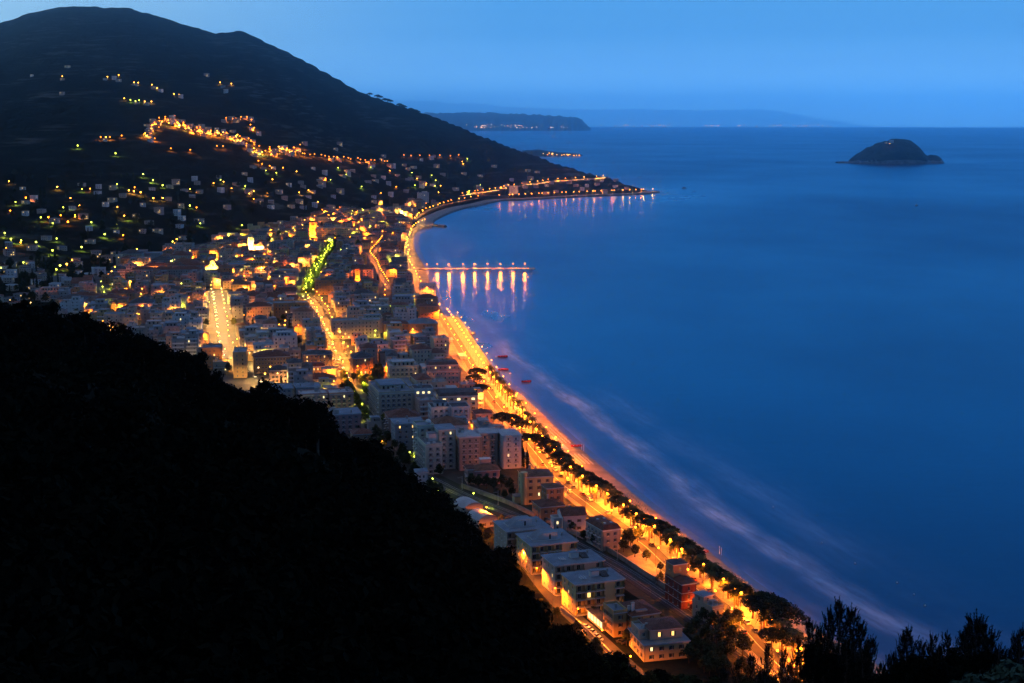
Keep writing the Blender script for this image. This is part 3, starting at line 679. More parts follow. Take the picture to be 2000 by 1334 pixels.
    if not skip_roof:
        link("roof", roof_mesh(roof, w, d, h, RM[rm], M_TRIM if roof in ("flat","hip","low","mansard") else WM[wall]), t, (ox, oy, oz))
    return h
def on_roof(t, kind, x, y, z, w, d, h, m, top=None, rz=0): return link(kind, box_mesh(kind, w, d, h, m, top), t, (x, y, z), rz)
def penthouse(t, x, y, z, w, d, wall, rm="blue", near=False, h=2.7):
    b = MB(); 
    for o, ux, n, W_ in [((x-w/2,y,z),(1,0,0),(0,-1,0),w), ((x+w/2,y,z),(0,1,0),(1,0,0),d), ((x+w/2,y+d,z),(-1,0,0),(0,1,0),w), ((x-w/2,y+d,z),(0,-1,0),(-1,0,0),d)]:
        xs, zs, _ = splits(W_, h, 1, h, 1.3, 1.9, .1, 2.8, margin=.4); face_grid(b, o, ux, n, W_, xs, zs, lambda i, j: (.1, 1, 0) if i % 2 == 1 and j % 2 == 1 else None)
    b.box(x-w/2-.5, x+w/2+.5, y-.6, y+d+.4, z+h+.003, z+h+.25, 2)
    return b.build("penthouse", [WM[wall], M_GLASS, RM[rm]], t, weld=True)
M_CHIM = mat("chimney_render", (.42,.38,.33), .9, var=.3, scale=1); M_TANK = mat("tank_steel", (.45,.46,.47), .4, var=.2, scale=1, metal=.6)
M_UNIT = mat("unit_white", (.62,.62,.60), .6, var=.15, scale=2)
def clutter(t, w, d, h, r, n, pitched=False):
    for k in range(n):
        q = r.random(); x, y = (r.random() - .5) * (w - 3), 1.5 + r.random() * (d - 3)
        if pitched: on_roof(t, "chimney", x * .6, d/2 + (r.random()-.5) * d * .4, h + .4, .8, .6, 2.0 + min(w, d) * .1, M_CHIM, M_CHIM)
        elif q < .35: on_roof(t, "chimney", x, y, h + .2, .8, .6, 1.5, M_CHIM, M_CHIM)
        elif q < .6: on_roof(t, "air_conditioner", x, y, h + .24, 1.5, .8, 1.0, M_UNIT)
        elif q < .8: on_roof(t, "stair_hut", x, y, h + .22, 2.6, 2.2, 2.3, M_CHIM, RM["grey"])
        else:
            if "tank" not in MESH:
                b = MB(); b.lathe([(0,0),(.7,0),(.7,1.3),(.55,1.5),(0,1.55)], 12); MESH["tank"] = b.mesh("water_tank", M_TANK)
            link("water_tank", MESH["tank"], t, (x, y, h + .24))
        if k == 0 and not pitched and r.random() < .6:
            if "mast" not in MESH:
                b = MB(); b.tube([(0,0,0),(0,0,3.4)], .04, 5); 
                for z in (2.6, 2.9, 3.2): b.tube([(-.6,0,z),(.6,0,z)], .025, 4)
                MESH["mast"] = b.mesh("aerial", M_IRON)
            link("aerial", MESH["mast"], t, (-x * .8, y, h + .22))
def place_top(px, py, h, base=2.5):
    """ground point of a front wall whose top edge is seen at this pixel"""
    p = at(px, py, base + h); return Vector((p.x, p.y, base))
def m_per_px(p): return (p.y * CP + (CAM_H - 12) * SP) / FPX
def building(name, label, cat, px, py, wpx, d, floors, rz, wall, roof="flat", rm="blue", fh=3.1, base=2.5, pad=1.0, group=None, extra=0, pent=None, **kw):
    h = floors * fh + .5; p = place_top(px, py, h, base); r = R(rz); w = wpx * m_per_px(p) / math.cos(r)
    t = thing(name, label, cat, (p.x, p.y, p.z), r, group)
    fill(t, 0, 0, 0, w, d, floors, wall, roof, rm, fh, **kw)
    rr = random.Random(int(px * 7 + py)); hh = h + (.34 if roof == "flat" else .22 if roof == "parapet" else 0)
    if pent: penthouse(t, (pent[0] if len(pent) > 2 else 0) * w, d * .3, hh, w * pent[0 if len(pent) <= 2 else 1], d * pent[-1], wall, rm)
    if extra: clutter(t, w, d, hh - .2, rr, extra, roof in ("hip", "gable", "low"))
    FOOT_RECT.append(footprint((p.x, p.y), r, w, d, pad))
    return t, w, h
# ------------------------------------------------------------------ the houses one can tell apart, nearest first
# four apartment blocks with loggias beside the railway
AP = [("nearest of four cream apartment blocks by the railway, blue roof, open loggias facing us", 1172,1137,97,14.6,"yellow"),
      ("second of four apartment blocks by the railway, blue roof with hatch and deck chairs", 1132,1100,97,15,"cream"),
      ("third of four apartment blocks by the railway, blue roof with curved white roof room", 1083,1062,90,19,"yellow"),
      ("farthest of four apartment blocks by the railway, blue roof with curved white roof room", 1033,1035,85,18,"cream")]
M_CHAIR = mat("white_plastic", (.7,.7,.7), .5, var=.1, scale=2)
def deck_chair_mesh():
    b = MB()
    b.box(-.3,.3,-.3,.3,.40,.45); b.box(-.3,.3,.26,.31,.45,.95)
    for x in (-.28,.24):
        for y in (-.3,.25): b.box(x,x+.04,y,y+.04,0,.40)
    return b.mesh("deck_chair", M_CHAIR)
_dc = deck_chair_mesh()
def curved_room(t, w, d, h):
    b = MB(); x0, x1, y0, y1 = -w*.36, w*.18, d*.34, d*.70; H = 2.8
    prof = [(x0, .5)] + [(x0 + (x1-x0)*k/8*.5, .5 + (H-.5) * (.5 - .5*math.cos(math.pi*k/8))) for k in range(1, 9)] + [(x1, H)]
    for y in (y0, y1): b.quad([(prof[0][0], y, 0)] + [(x, y, z) for x, z in prof] + [(x1, y, 0)], 0)
    for (xa, za), (xb, zb) in zip(prof, prof[1:]): b.quad([(xa,y0,za),(xb,y0,zb),(xb,y1,zb),(xa,y1,za)], 1)
    b.quad([(x1,y0,0),(x1,y1,0),(x1,y1,H),(x1,y0,H)], 0); b.quad([(x0,y0,0),(x0,y0,.5),(x0,y1,.5),(x0,y1,0)], 0)
    o = b.build("roof_room", [WM["white"], RM["blue"]], t); o.location = (0, 0, h + .34)
    link("door", box_mesh("door", .9, .06, 2.0, M_DARKW), t, (w*.02, y0 - .035, h + .345))
    c = MB(); c.box(x0 - .6, x1 + .8, y0 - 2.2, y0 - 2.05, h + .34, h + .85); c.build("parapet", WM["white"], t)
for i, (lb, px, py, wp, d, wl) in enumerate(AP):
    cells = [1,1,1,0,1] if i < 2 else [1,1,1,1,0,1]
    lit = {(0,2,1),(3,2,1)} if i == 0 else ({(3,2,2)} if i == 1 else set())
    t, w, h = building("apartment_block", lb, "apartment block", px, py, wp, d, 4, 20, wl, "flat", "blue", loggia={0: cells}, win="plain", lit=lit, sp=3.4, group="apartment blocks in a row beside the railway")
    if i < 2:
        on_roof(t, "stair_hut", w*.02, d*.5, h+.34, 3.6, 2.6, 2.3, WM["white"], RM["blue"])
        b = MB(); b.add([(0,0,0),(3,0,0),(3,4,0),(0,4,0),(0,0,.25),(3,0,.25),(3,4,1.5),(0,4,1.5)], [(4,5,6,7),(0,1,5,4),(1,2,6,5),(2,3,7,6),(3,0,4,7)]); o = b.build("roof_hatch", [RM["dark"]], t); o.location = (w*.14, d*.3, h+.344)
        for q in range(9):
            tag(link("deck_chair", _dc, None, t.matrix_basis @ Vector((-w*.30 + q % 3 * 1.0, d*.30 + q // 3 * .9, h+.346)), R(20 + q * 13)), ["white deck chair set out on the blue roof of the nearest apartment block", "white deck chair set out on the blue roof of the second apartment block"][i], "chair", ["deck chairs on the nearest flat roof", "deck chairs on the second flat roof"][i])
        on_roof(t, "chimney", w*.36, d*.7, h+.34, .6, .6, 1.2, M_CHIM, M_CHIM)
    else:
        curved_room(t, w, d, h); on_roof(t, "chimney", w*.34, d*.5, h+.34, .6, .6, 1.2, M_CHIM, M_CHIM)
# villas on the sea side of the railway
t, w, h = building("villa", "tall yellow villa with hipped brown roof and slim corner turret near the seafront road", "villa", 1053, 931, 57, 15, 4, 12, "yellow", "low", "rust", fh=3.5, win="brown", sp=3.4, wh=1.7, extra=2)
b = MB(); b.lathe([(1.7,0),(1.7,h+1.8),(1.95,h+1.9),(1.95,h+2.5),(0,h+2.5)], 14); o = b.build("turret", [WM["yellow"]], t); o.location = (-w/2-.1, 1.2, 0)
on_roof(t, "porch", -w/2-2.6, 6, 0, 4, 6, 3.6, WM["yellow"], RM["terrace"])
t, w, h = building("villa", "orange villa with low red hipped roof and a square taller wing behind", "villa", 1080, 989, 48, 13, 2, 18, "orange", "low", "red", fh=3.6, win="brown", sp=3.4, extra=1)
fill(t, w*.42, 11.5, 0, 9, 9, 4, "orange", "low", "rust", 3.3, win="brown", sp=2.6, wh=1.8)
t, w, h = building("villa", "plain white villa with a dark red gabled roof and white side stair wing", "villa", 1122, 1007, 46, 11, 2, 12, "white", "gable", "red", fh=3.7, win="brown", sp=4.2, wh=1.4, extra=1)
fill(t, -w/2-2.0, 2.2, 0, 3.9, 6.2, 2, "white", "parapet", "pale", 2.5, win="plain", sp=3, blind=(1,))
t, w, h = building("villa", "pink three-storey villa with cream balconied flank and dark mansard roof with skylights", "villa", 1195, 1035, 36, 17, 3, 24, "beige", "mansard", "red", win="grey", sp=3.4, balc={3: [0,1,2,3]}, extra=0)
for k in range(4): on_roof(t, "skylight", -w*.18 + (k % 2) * w*.36, 4 + (k // 2) * 7, h+2.42, 1.0, 1.3, .16, M_UNIT)
t, w, h = building("villa", "red brick villa banded in white with a square tower above the seafront road", "villa", 1346, 1140, 30, 14, 3, 22, "orange", "low", "red", fh=3.4, win="plain", bands=True, sp=3.1, wh=1.8)
for o in t.children:
    if o.name.startswith("wall"): o.data.materials[0] = mat("red_brick", (.24,.055,.035), .9, col2=(.15,.035,.025), scale=1.2)
fill(t, .2, 8, 0, 6.4, 6.4, 5, "orange", "low", "dark", 3.2, win="plain", sp=2.4)
t, w, h = building("villa", "small cream terraced house with roof pergola glowing beside the seafront road", "villa", 1402, 1187, 24, 12, 2, 33, "cream", "parapet", "grey", fh=3.0, win="plain", sp=2.8)
fill(t, -.6, 5.2, h + .22, 4.6, 5.6, 1, "cream", "flat", "blue", 2.7, win="plain", sp=2.4)
b = MB()
for x in (0, 2.6):
    for y in (0, 2.6): b.box(x-.06, x+.06, y-.06, y+.06, 0, 2.3)
for x in (0, .65, 1.3, 1.95, 2.6): b.box(x-.05, x+.05, -.3, 2.9, 2.3, 2.42)
o = b.build("pergola", M_TRIM, t); o.location = (-w*.3, 1.3, h + .23)
# cluster at the foot of the hill, nearest of all
t, w, h = building("house", "ochre house with small flat terrace roof and one lit window below the nearest apartment block", "house", 1212, 1196, 27, 10, 3, 20, "ochre", "parapet", "blue", win="brown", lit={(0,1,1)}, sp=2.6, extra=1)
t, w, h = building("house", "long red-tiled house with tall white chimney beside the railway track", "house", 1262, 1200, 56, 15, 3, 22, "ochre", "hip", "red", fh=2.8, win="brown", sp=3.4, lit={(3,2,1)}, pad=-2)
on_roof(t, "chimney", -w*.36, 3, h-1, 1.1, .8, 5.2, M_TRIM, M_CHIM); on_roof(t, "chimney", -w*.44, 4.4, h-1, .8, .8, 3.6, M_TRIM, M_CHIM)
b = MB(); b.box(-w*.3, w*.1, 1.2, 6, h+.5, h+1.5, 0, 1); b.build("dormer", [WM["cream"], RM["blue"]], t)
t, w, h = building("house", "villa with red hipped roof and two glowing shuttered windows above a white terrace", "house", 1302, 1256, 90, 17, 2, 14, "yellow", "flat", "blue", fh=3.0, win="green", sp=3.6, lit={(3,0,0)}, pad=-1)
h2 = fill(t, w*.06, 3.4, h+.345, w*.72, 11.5, 1, "cream", "low", "red", 3.2, win="green", sp=5.2, wh=1.8, ww=1.1, lit={(0,0,0),(0,0,1)})
fill(t, -w*.41, 5, h+.345, w*.2, 9, 1, "cream", "parapet", "blue", 2.3, win="plain", sp=3, blind=(1,))
for k in range(3): on_roof(t, "chimney", -w*.42 + k*1.3, 7 + k, h+3.2, .6, .6, 1.5, M_TRIM, M_CHIM)
# low wing with a wall of lit glass
t = thing("garden_room", "low flat-roofed wing with a row of tall lit panes beside the ochre house", "garden room", place_top(1186, 1214, 3.6), R(20))
b = MB(); W2, D2, H2 = 4.0, 15.0, 3.6
xs = [0] + [v for k in range(5) for v in (.5 + k*2.9, .5 + k*2.9 + 2.5)] + [D2]; zs = [0, .7, 3.1, H2]
face_grid(b, (-W2/2, D2, 0), (0,-1,0), (-1,0,0), D2, xs, zs, lambda i, j: (.15, 1, 0) if i % 2 == 1 and j == 1 else None)
for si in (0, 1, 2):
    o, ux, n, ww_ = sides(W2, D2)[si]; b.quad([Vector(o), Vector(o)+Vector(ux)*ww_, Vector(o)+Vector(ux)*ww_+Vector((0,0,H2)), Vector(o)+Vector((0,0,H2))], 0)
b.build("wall", [WM["cream"], M_LITW], t, weld=True); link("roof", roof_mesh("flat", W2, D2, H2, RM["dark"], M_TRIM), t)
FOOT_RECT.append(footprint(t.location, R(20), W2, D2, .5))
# small houses by the lawn
for px, py, wp, lb in ((925, 991, 36, "small house with pale rounded sheet roof nearest the yellow-green lamps on the lawn"), (953, 1015, 36, "small house with pale rounded sheet roof tucked against the hill trees")):
    building("house", lb, "house", px, py, wp, 12, 1, 28, "cream", "barrel", "pale", fh=3.4, win="brown", sp=3, group="rounded-roof houses by the lawn")
building("house", "narrow white three-storey house with flat hipped cap at the edge of the hill trees", "house", 824, 923, 22, 8, 3, 10, "white", "low", "blue", fh=3.4, win="plain", sp=2.0)
# hotels and apartment houses above the villas
t, w, h = building("hotel", "tall pale green hotel stepping down in balconied wings beside the lawn", "hotel", 848, 870, 34, 20, 5, 16, "pale green", "parapet", "blue", fh=3.2, win="grey", sp=3.0, balc={0: [0,1,2], 3: [0,1,2,3,4,5]}, extra=5)
fill(t, w*.95, 9, 0, w*1.0, 14, 7, "pale green", "flat", "blue", 3.2, win="grey", sp=3.0, balc={0: [0,1,2]}, blind=(3,))
fill(t, -w*.02, 20.2, 0, w*.96, 12, 7, "pale green", "parapet", "blue", 3.2, win="grey", sp=3.0, balc={3: [0,2]})
on_roof(t, "stair_tower", w*.2, 13, h+.2, 6, 6, 4.2, WM["white"], RM["blue"])
b = MB(); b.lathe([(0,0),(1.2,.4),(1.6,1.3),(1.2,2.2),(0,2.6)], 12); o = b.build("water_tank", M_UNIT, t); o.location = (w*.25, 26, 22.9+.4)
t, w, h = building("apartment_house", "cream six-storey apartment house with pale flat roof behind the dark cypresses", "apartment house", 918, 854, 42, 18, 6, 13, "beige", "flat", "pale", win="plain", balc={0: [0,1,2,3]}, sp=3.2, extra=4)
fill(t, w*.98, 7, 0, w*.90, 12, 6, "beige", "flat", "pale", 3.1, win="plain", balc={0: [0,1,2]}, sp=3.4, blind=(3,))
fill(t, w*1.93, -1.5, 0, w*.86, 17, 6, "white", "flat", "pale", 3.1, win="plain", balc={0: [0,1,2]}, sp=3.2)
FOOT_RECT.append(footprint((t.location.x + w*1.4*math.cos(R(13)), t.location.y + w*1.4*math.sin(R(13))), R(13), w*2, 18))
t, w, h = building("villa", "dusky pink villa with red roof and pale turret among dark garden trees", "villa", 952, 919, 48, 11, 2, 12, "rose", "hip", "rust", fh=3.7, win="green", sp=3.6, wh=1.8, bands=True)
fill(t, -w*.62, 2.5, 0, w*.30, 9, 2, "pink", "low", "red", 3.9, win="green", sp=2.8, bands=True, blind=(1,))
on_roof(t, "turret", w*.02, 8.5, h+.2, 6, 4, 4.4, WM["pink"], M_TRIM)
t, w, h = building("apartment_house", "large cream apartment house with long balconied flank on the near end of the tree avenue", "apartment house", 774, 767, 66, 42, 6, 15, "cream", "parapet", "blue", win="grey", balc={0: [0,1,2,3,4], 3: list(range(12))}, sp=3.4, extra=7, pent=(.7, .5))
t, w, h = building("apartment_house", "white apartment house with arched lit top windows and a red banner on its wall", "apartment house", 827, 761, 38, 15, 6, 10, "white", "parapet", "dark", win="plain", sp=3.6, lit={(0,5,0,2),(0,5,1,2),(0,5,2,2),(0,4,1,2)}, ww=1.7, extra=2)
b = MB()
for k, (x0, x1, z0, z1, mi) in enumerate([(0,3.9,0,5.2,1),(.25,1.2,.3,3.2,0),(2.5,3.6,1.2,4.4,0),(1.35,2.3,.3,1.8,0)]): b.quad([(x0,-.1-.004*k,z0),(x1,-.1-.004*k,z0),(x1,-.1-.004*k,z1),(x0,-.1-.004*k,z1)], mi)
o = b.build("banner", [mat("banner_red", (.45,.03,.03), .8, var=.2), M_TRIM], t); o.location = (-w*.46, -.06, 3.5)
t, w, h = building("apartment_house", "wide cream house with a row of lit arched windows under a grey mansard roof", "apartment house", 896, 774, 76, 18, 5, 9, "cream", "mansard", "dark", win="plain", sp=4.2, ww=2.2, lit={(0,4,k,2) for k in (0,2,4,5)}, extra=2)
t, w, h = building("hotel", "white hotel with rounded balconied front and dark flat roofs below the lit arched windows", "hotel", 862, 797, 38, 15, 5, 12, "white", "parapet", "dark", win="grey", sp=2.8, balc={0: [0,1,2,3]}, extra=2, pent=(.6, .4))
fill(t, w*.96, -2.5, 0, w*.94, 16, 5, "white", "parapet", "dark", 3.1, win="grey", sp=2.8, balc={0: [0,1,2,3]})
FOOT_RECT.append(footprint((t.location.x + w*math.cos(R(12)), t.location.y), R(12), w, 17))
building("house", "small pink house with red-rimmed flat roof beside the umbrella pines", "house", 945, 808, 33, 12, 3, 10, "pink", "low", "red", win="plain", sp=4, extra=1)
building("apartment_house", "pale pink apartment house with broad red hipped roof and blue shutters", "apartment house", 790, 815, 60, 18, 4, 13, "pink", "hip", "red", win="grey", balc={3: [0,2,4]}, sp=3.2, extra=2)
building("apartment_house", "grey flat-roofed apartment house with three lit windows behind the green hotel", "apartment house", 800, 827, 56, 14, 5, 14, "grey", "flat", "blue", win="grey", lit={(0,4,0),(0,4,2),(0,2,2)}, sp=3.2, extra=3)
t, w, h = building("hotel", "pink-lit seafront hotel with white end wall and glowing top-floor terrace", "hotel", 866, 725, 66, 18, 5, 9, "pink", "parapet", "dark", win="plain", sp=2.8, lit={(0,0,6,2),(0,0,7,2)}, extra=3)
fill(t, 0, 4, h+.22, w*.92, 13, 1, "pink", "mansard", "dark", 2.9, win="plain", sp=3.4, lit={(0,0,1),(0,0,4)})
fill(t, -w*.56, 1, 0, w*.11, 14, 6, "white", "flat", "pale", 3.1, win="plain", sp=3, blind=(1,))
building("apartment_house", "cream stepped apartment house with pale roof terraces behind a dark round tree", "apartment house", 790, 717, 56, 20, 6, 11, "cream", "parapet", "pale", win="grey", balc={0: [0,1,2,3,4]}, sp=3.0, extra=5, pent=(.75, .5))
building("apartment_house", "orange-lit apartment house with hipped slate roof on the tree avenue", "apartment house", 709, 699, 38, 18, 4, 14, "orange", "hip", "dark", win="plain", sp=2.8, extra=2)
t, w, h = building("house", "glowing orange villa with red tiled roof beside the nearer avenue trees", "house", 581, 722, 28, 11, 3, 12, "yellow", "hip", "red", win="brown", lit={(0,2,0),(0,1,1)}, sp=3.2, extra=1)
building("house", "smaller glowing yellow villa with lit dormer windows behind the wide red roof", "house", 621, 716, 27, 9, 3, 12, "yellow", "mansard", "red", win="plain", lit={(0,2,0),(0,2,1),(0,2,2)}, sp=2.4)
building("house", "broad red-roofed house with a single lit window in front of the two glowing villas", "house", 620, 741, 70, 14, 3, 12, "beige", "hip", "red", win="brown", lit={(0,2,4)}, sp=3.6, extra=2)
building("apartment_house", "brown apartment house with hipped roof and three amber windows beside the tree avenue", "apartment house", 621, 692, 54, 16, 4, 13, "brown", "low", "dark", win="plain", lit={(0,3,0),(0,2,0),(0,3,4)}, sp=3.2, extra=2)
building("apartment_house", "long building with dark red dormered roof and columned front beside the white avenue", "apartment house", 531, 697, 68, 18, 4, 12, "ochre", "hip", "red", win="plain", sp=2.2, extra=4)
building("house", "pinkish house with hipped slate roof below the long dormered building", "house", 545, 723, 36, 12, 3, 12, "pink", "hip", "dark", win="brown", lit={(0,1,2)}, sp=3, extra=1)
for px, py, wp, d, fl, wl, rmm, lb in [
    (546, 759, 50, 16, 4, "beige", "blue", "bluish flat-roofed block farthest to the side of the hill-edge group"),
    (602, 756, 46, 15, 4, "grey", "blue", "grey block with dusky roof terrace behind the two small mauve blocks"),
    (613, 771, 52, 15, 4, "rose", "pale", "mauve block with pale parapet roof just above the dark hill trees"),
    (667, 769, 46, 15, 4, "rose", "pale", "mauve block with pale parapet roof next to the avenue lamps"),
    (677, 809, 54, 18, 4, "rose", "blue", "mauve block with wide blue roof partly hidden by the dark hill trees")]:
    building("apartment_house", lb, "apartment house", px, py, wp, d, fl, 14, wl, "parapet" if rmm == "pale" else "flat", rmm, win="grey", sp=3.2, balc={0: [0,1,2]}, extra=4)
building("house", "small dark house with faded red hipped roof among the hill trees", "house", 708, 848, 36, 12, 2, 14, "brown", "hip", "red", win="plain", sp=4)
# landmarks farther into the town
def town(lb, px, py, wp, d, fl, rz, wl, roof, rmm, cat="building", nm="town_building", extra=3, lr=.03, **kw):
    return building(nm, lb, cat, px, py, wp, d, fl, rz, wl, roof, rmm, near=False, litrate=lr, extra=extra, **kw)
town("pink building with balconies and red roof glowing at the far side edge of the town", 167, 578, 54, 15, 4, 4, "pink", "hip", "red", lr=.1)
town("orange corner building with red roof beside the twin yellow street lights", 236, 573, 58, 17, 4, 6, "orange", "hip", "red", lr=.08)
town("cream hall with broad red hipped roof in front of the orange corner building", 252, 606, 48, 18, 3, 6, "cream", "hip", "red")
t, w, h = town("long school with rows of arched windows and red roofs in an angle", 345, 527, 92, 16, 4, 4, "stone", "hip", "red", sp=2.8)
fill(t, -w*.74, 3, 0, w*.46, 15, 4, "stone", "hip", "red", 3.1, near=False)
fill(t, -w*.2, 46, 0, w*1.3, 15, 4, "stone", "hip", "red", 3.1, near=False)
town("low salmon house with orange-lit front and red roof in the middle of grey blocks", 355, 550, 36, 16, 3, 4, "pink", "hip", "red")
town("orange six-storey building with balconies at the near end of the white avenue", 414, 681, 36, 18, 5, 9, "orange", "parapet", "blue", lr=.05)
town("tall ochre building forming the near corner of the white avenue", 468, 690, 26, 26, 6, 9, "ochre", "parapet", "grey")
town("building with amber front full of dark windows and red roof between the two avenues", 505, 599, 48, 17, 5, 8, "yellow", "hip", "red", sp=2.4)
town("wide orange-fronted building with terrace roof just before the avenue bend", 568, 593, 66, 18, 5, 8, "orange", "parapet", "grey")
town("long orange building behind the bend of the tree avenue", 645, 548, 60, 18, 5, 7, "orange", "parapet", "dark")
town("big yellow-green lit hotel with seven rows of dark windows above the tree avenue", 650, 446, 68, 20, 7, 4, "yellow", "parapet", "grey", cat="hotel", sp=2.6, lr=.02, extra=4)
town("tall cream building with orange-lit gable beside the yellow-green lit hotel", 590, 452, 24, 16, 6, 4, "ochre", "hip", "red")
t, w, h = town("curved cream building with roof terrace rounding the orange end of the avenue", 695, 627, 94, 16, 5, 10, "cream", "parapet", "grey", extra=6)
town("amber building with ornate top and palm shadows in front of the old town", 783, 596, 36, 16, 5, 8, "yellow", "low", "red", lr=.02)
town("pale building with a white loggia storey beside the amber palm-fronted building", 742, 599, 35, 16, 5, 8, "cream", "parapet", "pale", lr=.03)
town("red-roofed orange building at right angles below the amber palm-fronted building", 775, 633, 50, 16, 4, 9, "orange", "low", "red")
town("bluish hip-roofed seafront building with orange-lit ground floors", 828, 632, 54, 18, 4, 10, "orange", "hip", "blue", fh=3.3)
town("vivid orange seafront building with crenellated red roof edge", 838, 598, 38, 15, 4, 9, "orange", "low", "red")
town("dark building with purple-brown roof on the seafront below the white beach building", 834, 583, 42, 16, 4, 8, "brown", "hip", "red")
town("white flat-roofed building standing at the water edge beside the pier", 836, 557, 31, 14, 4, 6, "white", "parapet", "pale", base=1.6)
town("white tower block with tall windows standing alone above the far beach road", 826, 377, 22, 18, 7, 2, "white", "flat", "grey", base=5)
town("pale apartment house beside the far white tower block", 816, 391, 22, 14, 4, 2, "beige", "hip", "rust", base=4)
town("cream hotel with white stair tower at the cape road", 1003, 364, 18, 16, 6, 0, "white", "parapet", "grey", base=8, lr=.1)
# ------------------------------------------------------------------ street lamps
ORANGE, AMBER, LIME, WHITE = (1.0,.20,.007), (1.0,.36,.035), (.80,.90,.07), (1.0,.56,.16)
M_POLE = mat("lamp_pole_metal", (.09,.09,.09), .6, var=.3, scale=2)
GLOBE = {}
def globe_mat(c, st):
    k = (c, st)
    if k not in GLOBE: GLOBE[k] = emit("lamp_glow", {ORANGE: (1,.23,.010), AMBER: (1,.36,.03)}.get(c, c), st * (1.9 if c in (ORANGE, AMBER) else 1))
    return GLOBE[k]
LIGHT = {}
def light_data(c, watts, r=.35, down=True):
    k = (c, watts, r, down)
    if k not in LIGHT:
        l = bpy.data.lights.new("lamp_light", 'SPOT' if down else 'POINT'); l.color = c; l.energy = watts; l.shadow_soft_size = r; LIGHT[k] = l
        if down: l.spot_size = R(172); l.spot_blend = .5
    return LIGHT[k]
LPROTO = {}
def lamp(name, label, group, p, h=8.0, c=ORANGE, watts=9000, r=.45, st=40, arm=0, rz=0, lit=True, far=False, down=True, tilt=None):
    """a lamp: pole (with its arm) and glowing head as parts; far ones are one small mesh"""
    k = (name, h, c, r, st, arm, far)
    if k not in LPROTO:
        b = MB(); b.tube([(0,0,0),(0,0,.5),(0,0,h-.1)] if not arm else [(0,0,0),(0,0,.5),(0,0,h*.86),(arm*.35,0,h*.99),(arm,0,h+.02)], [.16,.09,.06] if not arm else [.16,.10,.07,.06,.05], 6, 0)
        g = MB(); g.lathe([(0,-r*.9),(r*.62,-r*.62),(r,0),(r*.7,r*.6),(0,r*.85)], 10, 0 if not far else 1, (arm, 0, h))
        if far:
            b.v += []; off = len(b.v); b.v += g.v; b.f += [tuple(i+off for i in f) for f in g.f]; b.m += g.m
            LPROTO[k] = (b.mesh(name, [M_POLE, globe_mat(c, st)]), None)
        else:
            LPROTO[k] = (b.mesh("pole", M_POLE), g.mesh("lamp_head", globe_mat(c, st)))
    a, g = LPROTO[k]
    if far: o = tag(link(name, a, None, p, rz), label, "street lamp", group)
    else:
        o = thing(name, label, "street lamp", p, rz, group); link("pole", a, o); link("lamp_head", g, o)
    if lit:
        l = link("lamp_light", light_data(c, watts, r, down), o, (arm, 0, h - r * 1.3))
        if tilt is not None: l.rotation_euler = Vector((math.cos(tilt[0]) * math.sin(tilt[1]), math.sin(tilt[0]) * math.sin(tilt[1]), -math.cos(tilt[1]))).rotation_difference(Vector((0,0,-1))).inverted().to_euler()
    return o
def spaced(P, n=None, step=None, d=0, jit=0, r=None, lat=0):
    Q = offs(P, d) if d else P
    L = np.r_[0, np.cumsum(np.linalg.norm(np.diff(Q, axis=0), axis=1))]
    k = n or int(L[-1] / step); out = []; side = (r or rng).random if lat else None
    for i in range(k):
        s = (i + .5) / k * L[-1] + ((r or rng).random() - .5) * jit
        x = np.interp(s, L, Q[:,0]); y = np.interp(s, L, Q[:,1]); x2 = np.interp(s+1, L, Q[:,0]); y2 = np.interp(s+1, L, Q[:,1])
        a_ = math.atan2(y2-y, x2-x); o_ = (side() - .5) * 2 * lat if lat else 0
        out.append((x - math.sin(a_) * o_, y + math.cos(a_) * o_, a_))
    return out
# seafront promenade: lamps among the palms
for i, (x, y, a) in enumerate(spaced(ROAD, step=19, d=-5.2, jit=5)):
    lamp("street_lamp", "orange street lamp among the palms of the seafront promenade", "seafront promenade lamps", (x, y, 2.72), 8.6, ORANGE, 60000, .52, 15)
for i, (x, y, a) in enumerate(spaced(ROAD, step=15, d=-9.8, jit=7, lat=2.5)):  # low globes added to light the palms and the undersides of the pines
    if y < 1010: lamp("garden_lamp", "added low orange globe lamp lighting the pines and palms of the promenade garden", "added low lamps of the promenade garden", (x, y, 2.72), 4.0, ORANGE, 20000, .42, 12, down=False)
for i, (x, y, a) in enumerate(spaced(ROAD, step=31, d=5.2, jit=6)):
    lamp("street_lamp", "orange street lamp leaning over the inland pavement of the seafront road", "seafront road lamps", (x, y, 2.78), 8.5, ORANGE, 40000, .4, 14, 1.4, a - math.pi/2)
for i, (x, y, a) in enumerate(spaced(ROAD, step=34, d=-14.4, jit=8)):  # extra lamps added along the parapet to brighten the sand
    if y > 640: lamp("beach_fill_lamp", "added orange lamp on the parapet brightening the sand of the beach", "parapet lamps added to light the beach", (x, y, 2.5), 6.5, ORANGE, 42000, .4, 12)
for i, (x, y, a) in enumerate(spaced(SIDE, step=24, d=4.4, jit=4)):
    lamp("street_lamp", "orange street lamp on the narrow road at the foot of the wooded hill", "side road lamps", (x, y, 2.6), 8, ORANGE, 38000, .3, 14, 1.2, a - math.pi/2, down=True)
